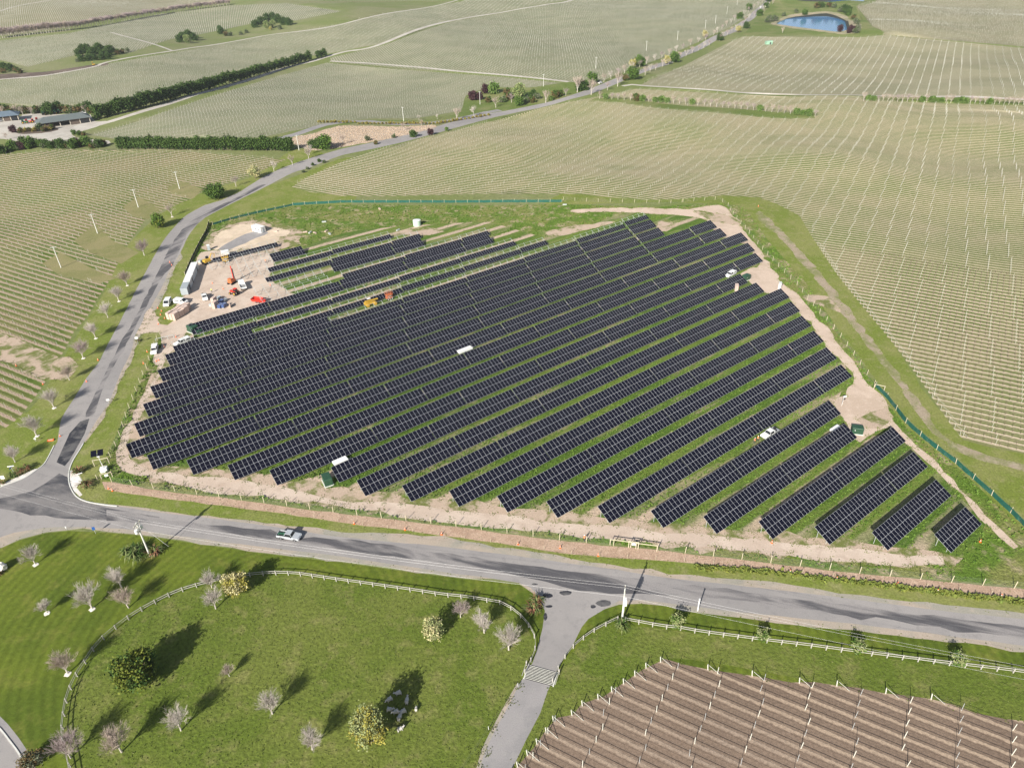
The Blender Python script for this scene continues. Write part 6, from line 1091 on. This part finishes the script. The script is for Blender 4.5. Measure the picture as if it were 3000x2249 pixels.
# signs, mast, gates, odds and ends
def sign(name, px, py, rz, label, boards, ph, cat='sign'):
    t = thing(name, label, cat, P3(px, py), rz); MB().tube([(0, 0, -.2), (0, 0, ph)], .045, 6).build('pole', STEEL, t)
    for (w_, h_, z, m, a) in boards: MB().box((0, -.05, z), (w_, .03, h_), rz=a).build('board', m, t)
    return t
BLB = mat('sign_blue', (.02, .09, .32), .5)
sign('street_name_sign', 33, 1026, .2, 'white and blue street name sign above the left flax bed', [(1.5, .28, 2.9, WHITE, 0), (1.5, .28, 2.6, BLB, 1.4)], 3.1); sign('street_name_sign', 179, 1041, .3, 'small white street name sign in the white stone bed', [(1.4, .26, 2.7, WHITE, .2)], 2.9); sign('notice_board', 10, 1040, .2, 'small white notice board at the left edge bed', [(.9, 1.0, 1.4, WHITE, 0)], 1.9)
sign('road_sign', 236, 872, .3, 'pair of small white roadside boards by the left road', [(.8, .6, 1.4, WHITE, 0)], 1.7); sign('tourist_sign', 207, 1152, .3, 'small blue sign on a white post at the lawn edge', [(.6, .9, 1.6, BLB, 0)], 2.0); sign('marker_post', 144, 1143, .3, 'short white marker post at the lawn edge', [(.2, .5, .7, WHITE, 0)], 1.0); sign('site_sign', 299, 743, .3, 'white site sign at the yard entrance', [(.9, .8, 2.3, WHITE, 0)], 2.7); sign('warning_sign', 78, 953, .3, 'small white sign beside the left road', [(.5, .5, .9, WHITE, 0)], 1.1) 
t = thing('camera_mast', 'solar powered camera mast on a white box at the farm corner', 'camera mast', P3(226, 1017), .3); MB().box((0, 0, .55), (1.6, 1.3, 1.1)).build('base_box', WHITE, t); MB().tube([(0, 0, 1.0), (0, 0, 5.6)], .07, 8).build('mast', WHITE, t); MB().box((0, 0, 4.9), (.6, .4, .7)).build('control_box', WHITE, t)
for s in (-.75, .75): MB().box((s, 0, 5.7), (1.3, 1.7, .05), rx=.5).build('solar_panel', PANEL, t)
t = thing('weather_mast', 'small instrument mast standing on the bare ground at right', 'mast', P3(1818, 876), .3); MB().tube([(0, 0, -.2), (0, 0, 3.2)], .05, 6).build('mast', WHITE, t); MB().box((.3, 0, 3.0), (.9, .3, .3)).build('instrument', WHITE, t); MB().box((.2, -.2, 2.2), (.7, .05, .5), rx=.5).build('solar_panel', PANEL, t)
t = thing('weather_station', 'white instrument cabinet with small panel at the right track', 'mast', P3(1683, 625), .3); MB().box((0, 0, 1.2), (.7, .7, 2.4)).build('cabinet', WHITE, t); MB().box((0, 0, 2.7), (1.2, .8, .05), rx=.5).build('solar_panel', STEEL, t)
def gate(px, py, rz, label, L, h=1.7, m=TIMBER, bays=1, board=False):
    t = thing('gate_frame', label, 'gate', P3(px, py), rz)
    for k in range(bays+1): MB().tube([(-L/2+k*L/bays, 0, -.2), (-L/2+k*L/bays, 0, h)], .1, 6).build('post', m, t)
    mb = MB(); mb.box((0, 0, h-.12), (L, .1, .14)); mb.build('top_rail', m, t)
    if board: MB().box((0, -.08, h-.7), (.8, .03, .7)).build('sign_board', WHITE, t)
    return t
rf_ = hd((1320, 1176), (1420, 1189)); gate(1340, 1179, rf_, 'timber stile frame at the fence, left of the white notice', 4.4); gate(1368, 1183, rf_, 'narrow timber frame carrying a white notice', 2.0, 1.9, board=True); gate(1396, 1187, rf_, 'timber stile frame at the fence, right of the white notice', 4.4); gate(221, 1004, .3, 'timber corner brace beside the camera mast', 3.4, 2.0); gate(232, 1032, .4, 'small timber frame with orange safety notice', 2.4, 1.6, TIMBER, board=True)
gate(1898, 842, 2.6, 'timber gate frame at the top of the green fence', 2.6, 1.7); gate(357, 734, .5, 'steel entrance gate frame of the yard', 5.5, 1.3, STEEL, 3)
t = thing('orange_tray', 'bright orange tray lying on the grass near the junction', 'tray', P3(110, 951), .3); MB().box((0, 0, .12), (1.4, .7, .24), taper=1.1).build('tray', CONEO, t); MB().box((0, 0, .26), (1.1, .45, .04)).build('inside', CARD, t)
t = thing('boulder', 'pale boulder with dark planting at the left picture edge', 'boulder', P3(5, 1230)); MB().blob((0, 0, .9), (1.3, .9, 1.0), 3, .12, 5).build('rock', mat('pale_rock', (.6, .58, .54), .9, 0, .2, 2), t); o_ = fastobj('planting', *leaves(np.random.default_rng(5), np.array([(-.4, -1.2, .3), (.6, -1.3, .3), (0, -1.6, .2)]), 60, .14, .3), [LM['brown']], 4, t)
for i, (px, py) in enumerate(((659, 502), (670, 503), (680, 504), (700, 480), (705, 500), (712, 506), (595, 500), (860, 498), (820, 452), (1220, 443))): o = MB().box((0, 0, .25), (1.9, .7, .5)).build('steel_bundle', STEEL if i % 2 else CARD); o.location = P3(px, py); o.rotation_euler = (0, 0, .3+i); tag(o, f'small bundle of stacked material, {ordn(i+1)} left lying on the back bank', 'bundle', 'material lying on the back bank')
# buildings
def shed(px, py, rz, L, W_, h, label, open_=True, roofc=ROOFG):
    t = thing('farm_shed', label, 'shed', P3(px, py), rz); mb = MB(); mb.box((0, W_/2-.1, h/2), (L, .2, h)); mb.box((-L/2+.1, 0, h/2), (.2, W_-.4, h)); mb.box((L/2-.1, 0, h/2), (.2, W_-.4, h)); mb.build('wall', WALLC, t)
    e = 1.2; mb = MB(); mb.add([(-L/2-e, -W_/2-e, h), (L/2+e, -W_/2-e, h), (L/2+e, W_/2+e, h), (-L/2-e, W_/2+e, h), (-L/2+W_*.35, 0, h+W_*.22), (L/2-W_*.35, 0, h+W_*.22)], [(0, 1, 5, 4), (1, 2, 5), (2, 3, 4, 5), (3, 0, 4), (3, 2, 1, 0)]); mb.build('roof', roofc, t)
    for k in range(6): MB().box((-L/2+.3+k*(L-.6)/5, -W_/2+.2, h/2), (.4, .4, h)).build('column', WALLC, t)
    for k in (0, 3): MB().box((-L/2+.3+(k+.5)*(L-.6)/5, -W_/2+.25, h*.45), ((L-.6)/5-.5, .12, h*.9)).build('door', mat('shed_door', (.10, .075, .06), .7), t)
    MB().box((L/2-.3-(L-.6)/10, -W_/2+.25, h*.45), ((L-.6)/5-.5, .14, h*.9)).build('window', GLASS, t); return t
shed(140, 268, hd((95, 272), (182, 262)), 33, 13, 3.6, 'long grey roofed open shed in the gravel yard'); shed(2, 260, hd((-20, 262), (28, 258)), 24, 12, 3.4, 'blue grey roofed building at the left picture edge', roofc=mat('blue_grey_roof', (.12, .16, .2), .6))
t = thing('pump_shed', 'small pale green shed in the vineyard below the pond', 'shed', P3(1660, 96), .1); MB().box((0, 0, 1.5), (7, 4.6, 3)).build('wall', FGREEN, t); mb = MB(); mb.prism([(-3.8, 2.95), (-3.8, 3.05), (3.8, 3.6), (3.8, 3.0)], -2.5, 2.5); mb.build('roof', mat('pale_green_roof', (.32, .50, .38), .6), t); MB().box((1, -2.52, 1.1), (1.6, .06, 2.1)).build('door', BLACK, t)

# ------------------------------------------------------------------ the air
hz = MB().box((0, 4500, 400), (20400, 20400, 1000)).build('haze', []); hm, hn, hl, hb = nodes('haze_air'); hn.remove(hb); hv = hn.new('ShaderNodeVolumePrincipled')
hv.inputs['Color'].default_value = (0.86, 0.92, 1.0, 1); hv.inputs['Density'].default_value = 0.00008; hv.inputs['Anisotropy'].default_value = 0.2; hl.new(hv.outputs[0], hn['Material Output'].inputs['Volume']); hz.data.materials.append(hm); tag(hz, kind='stuff')
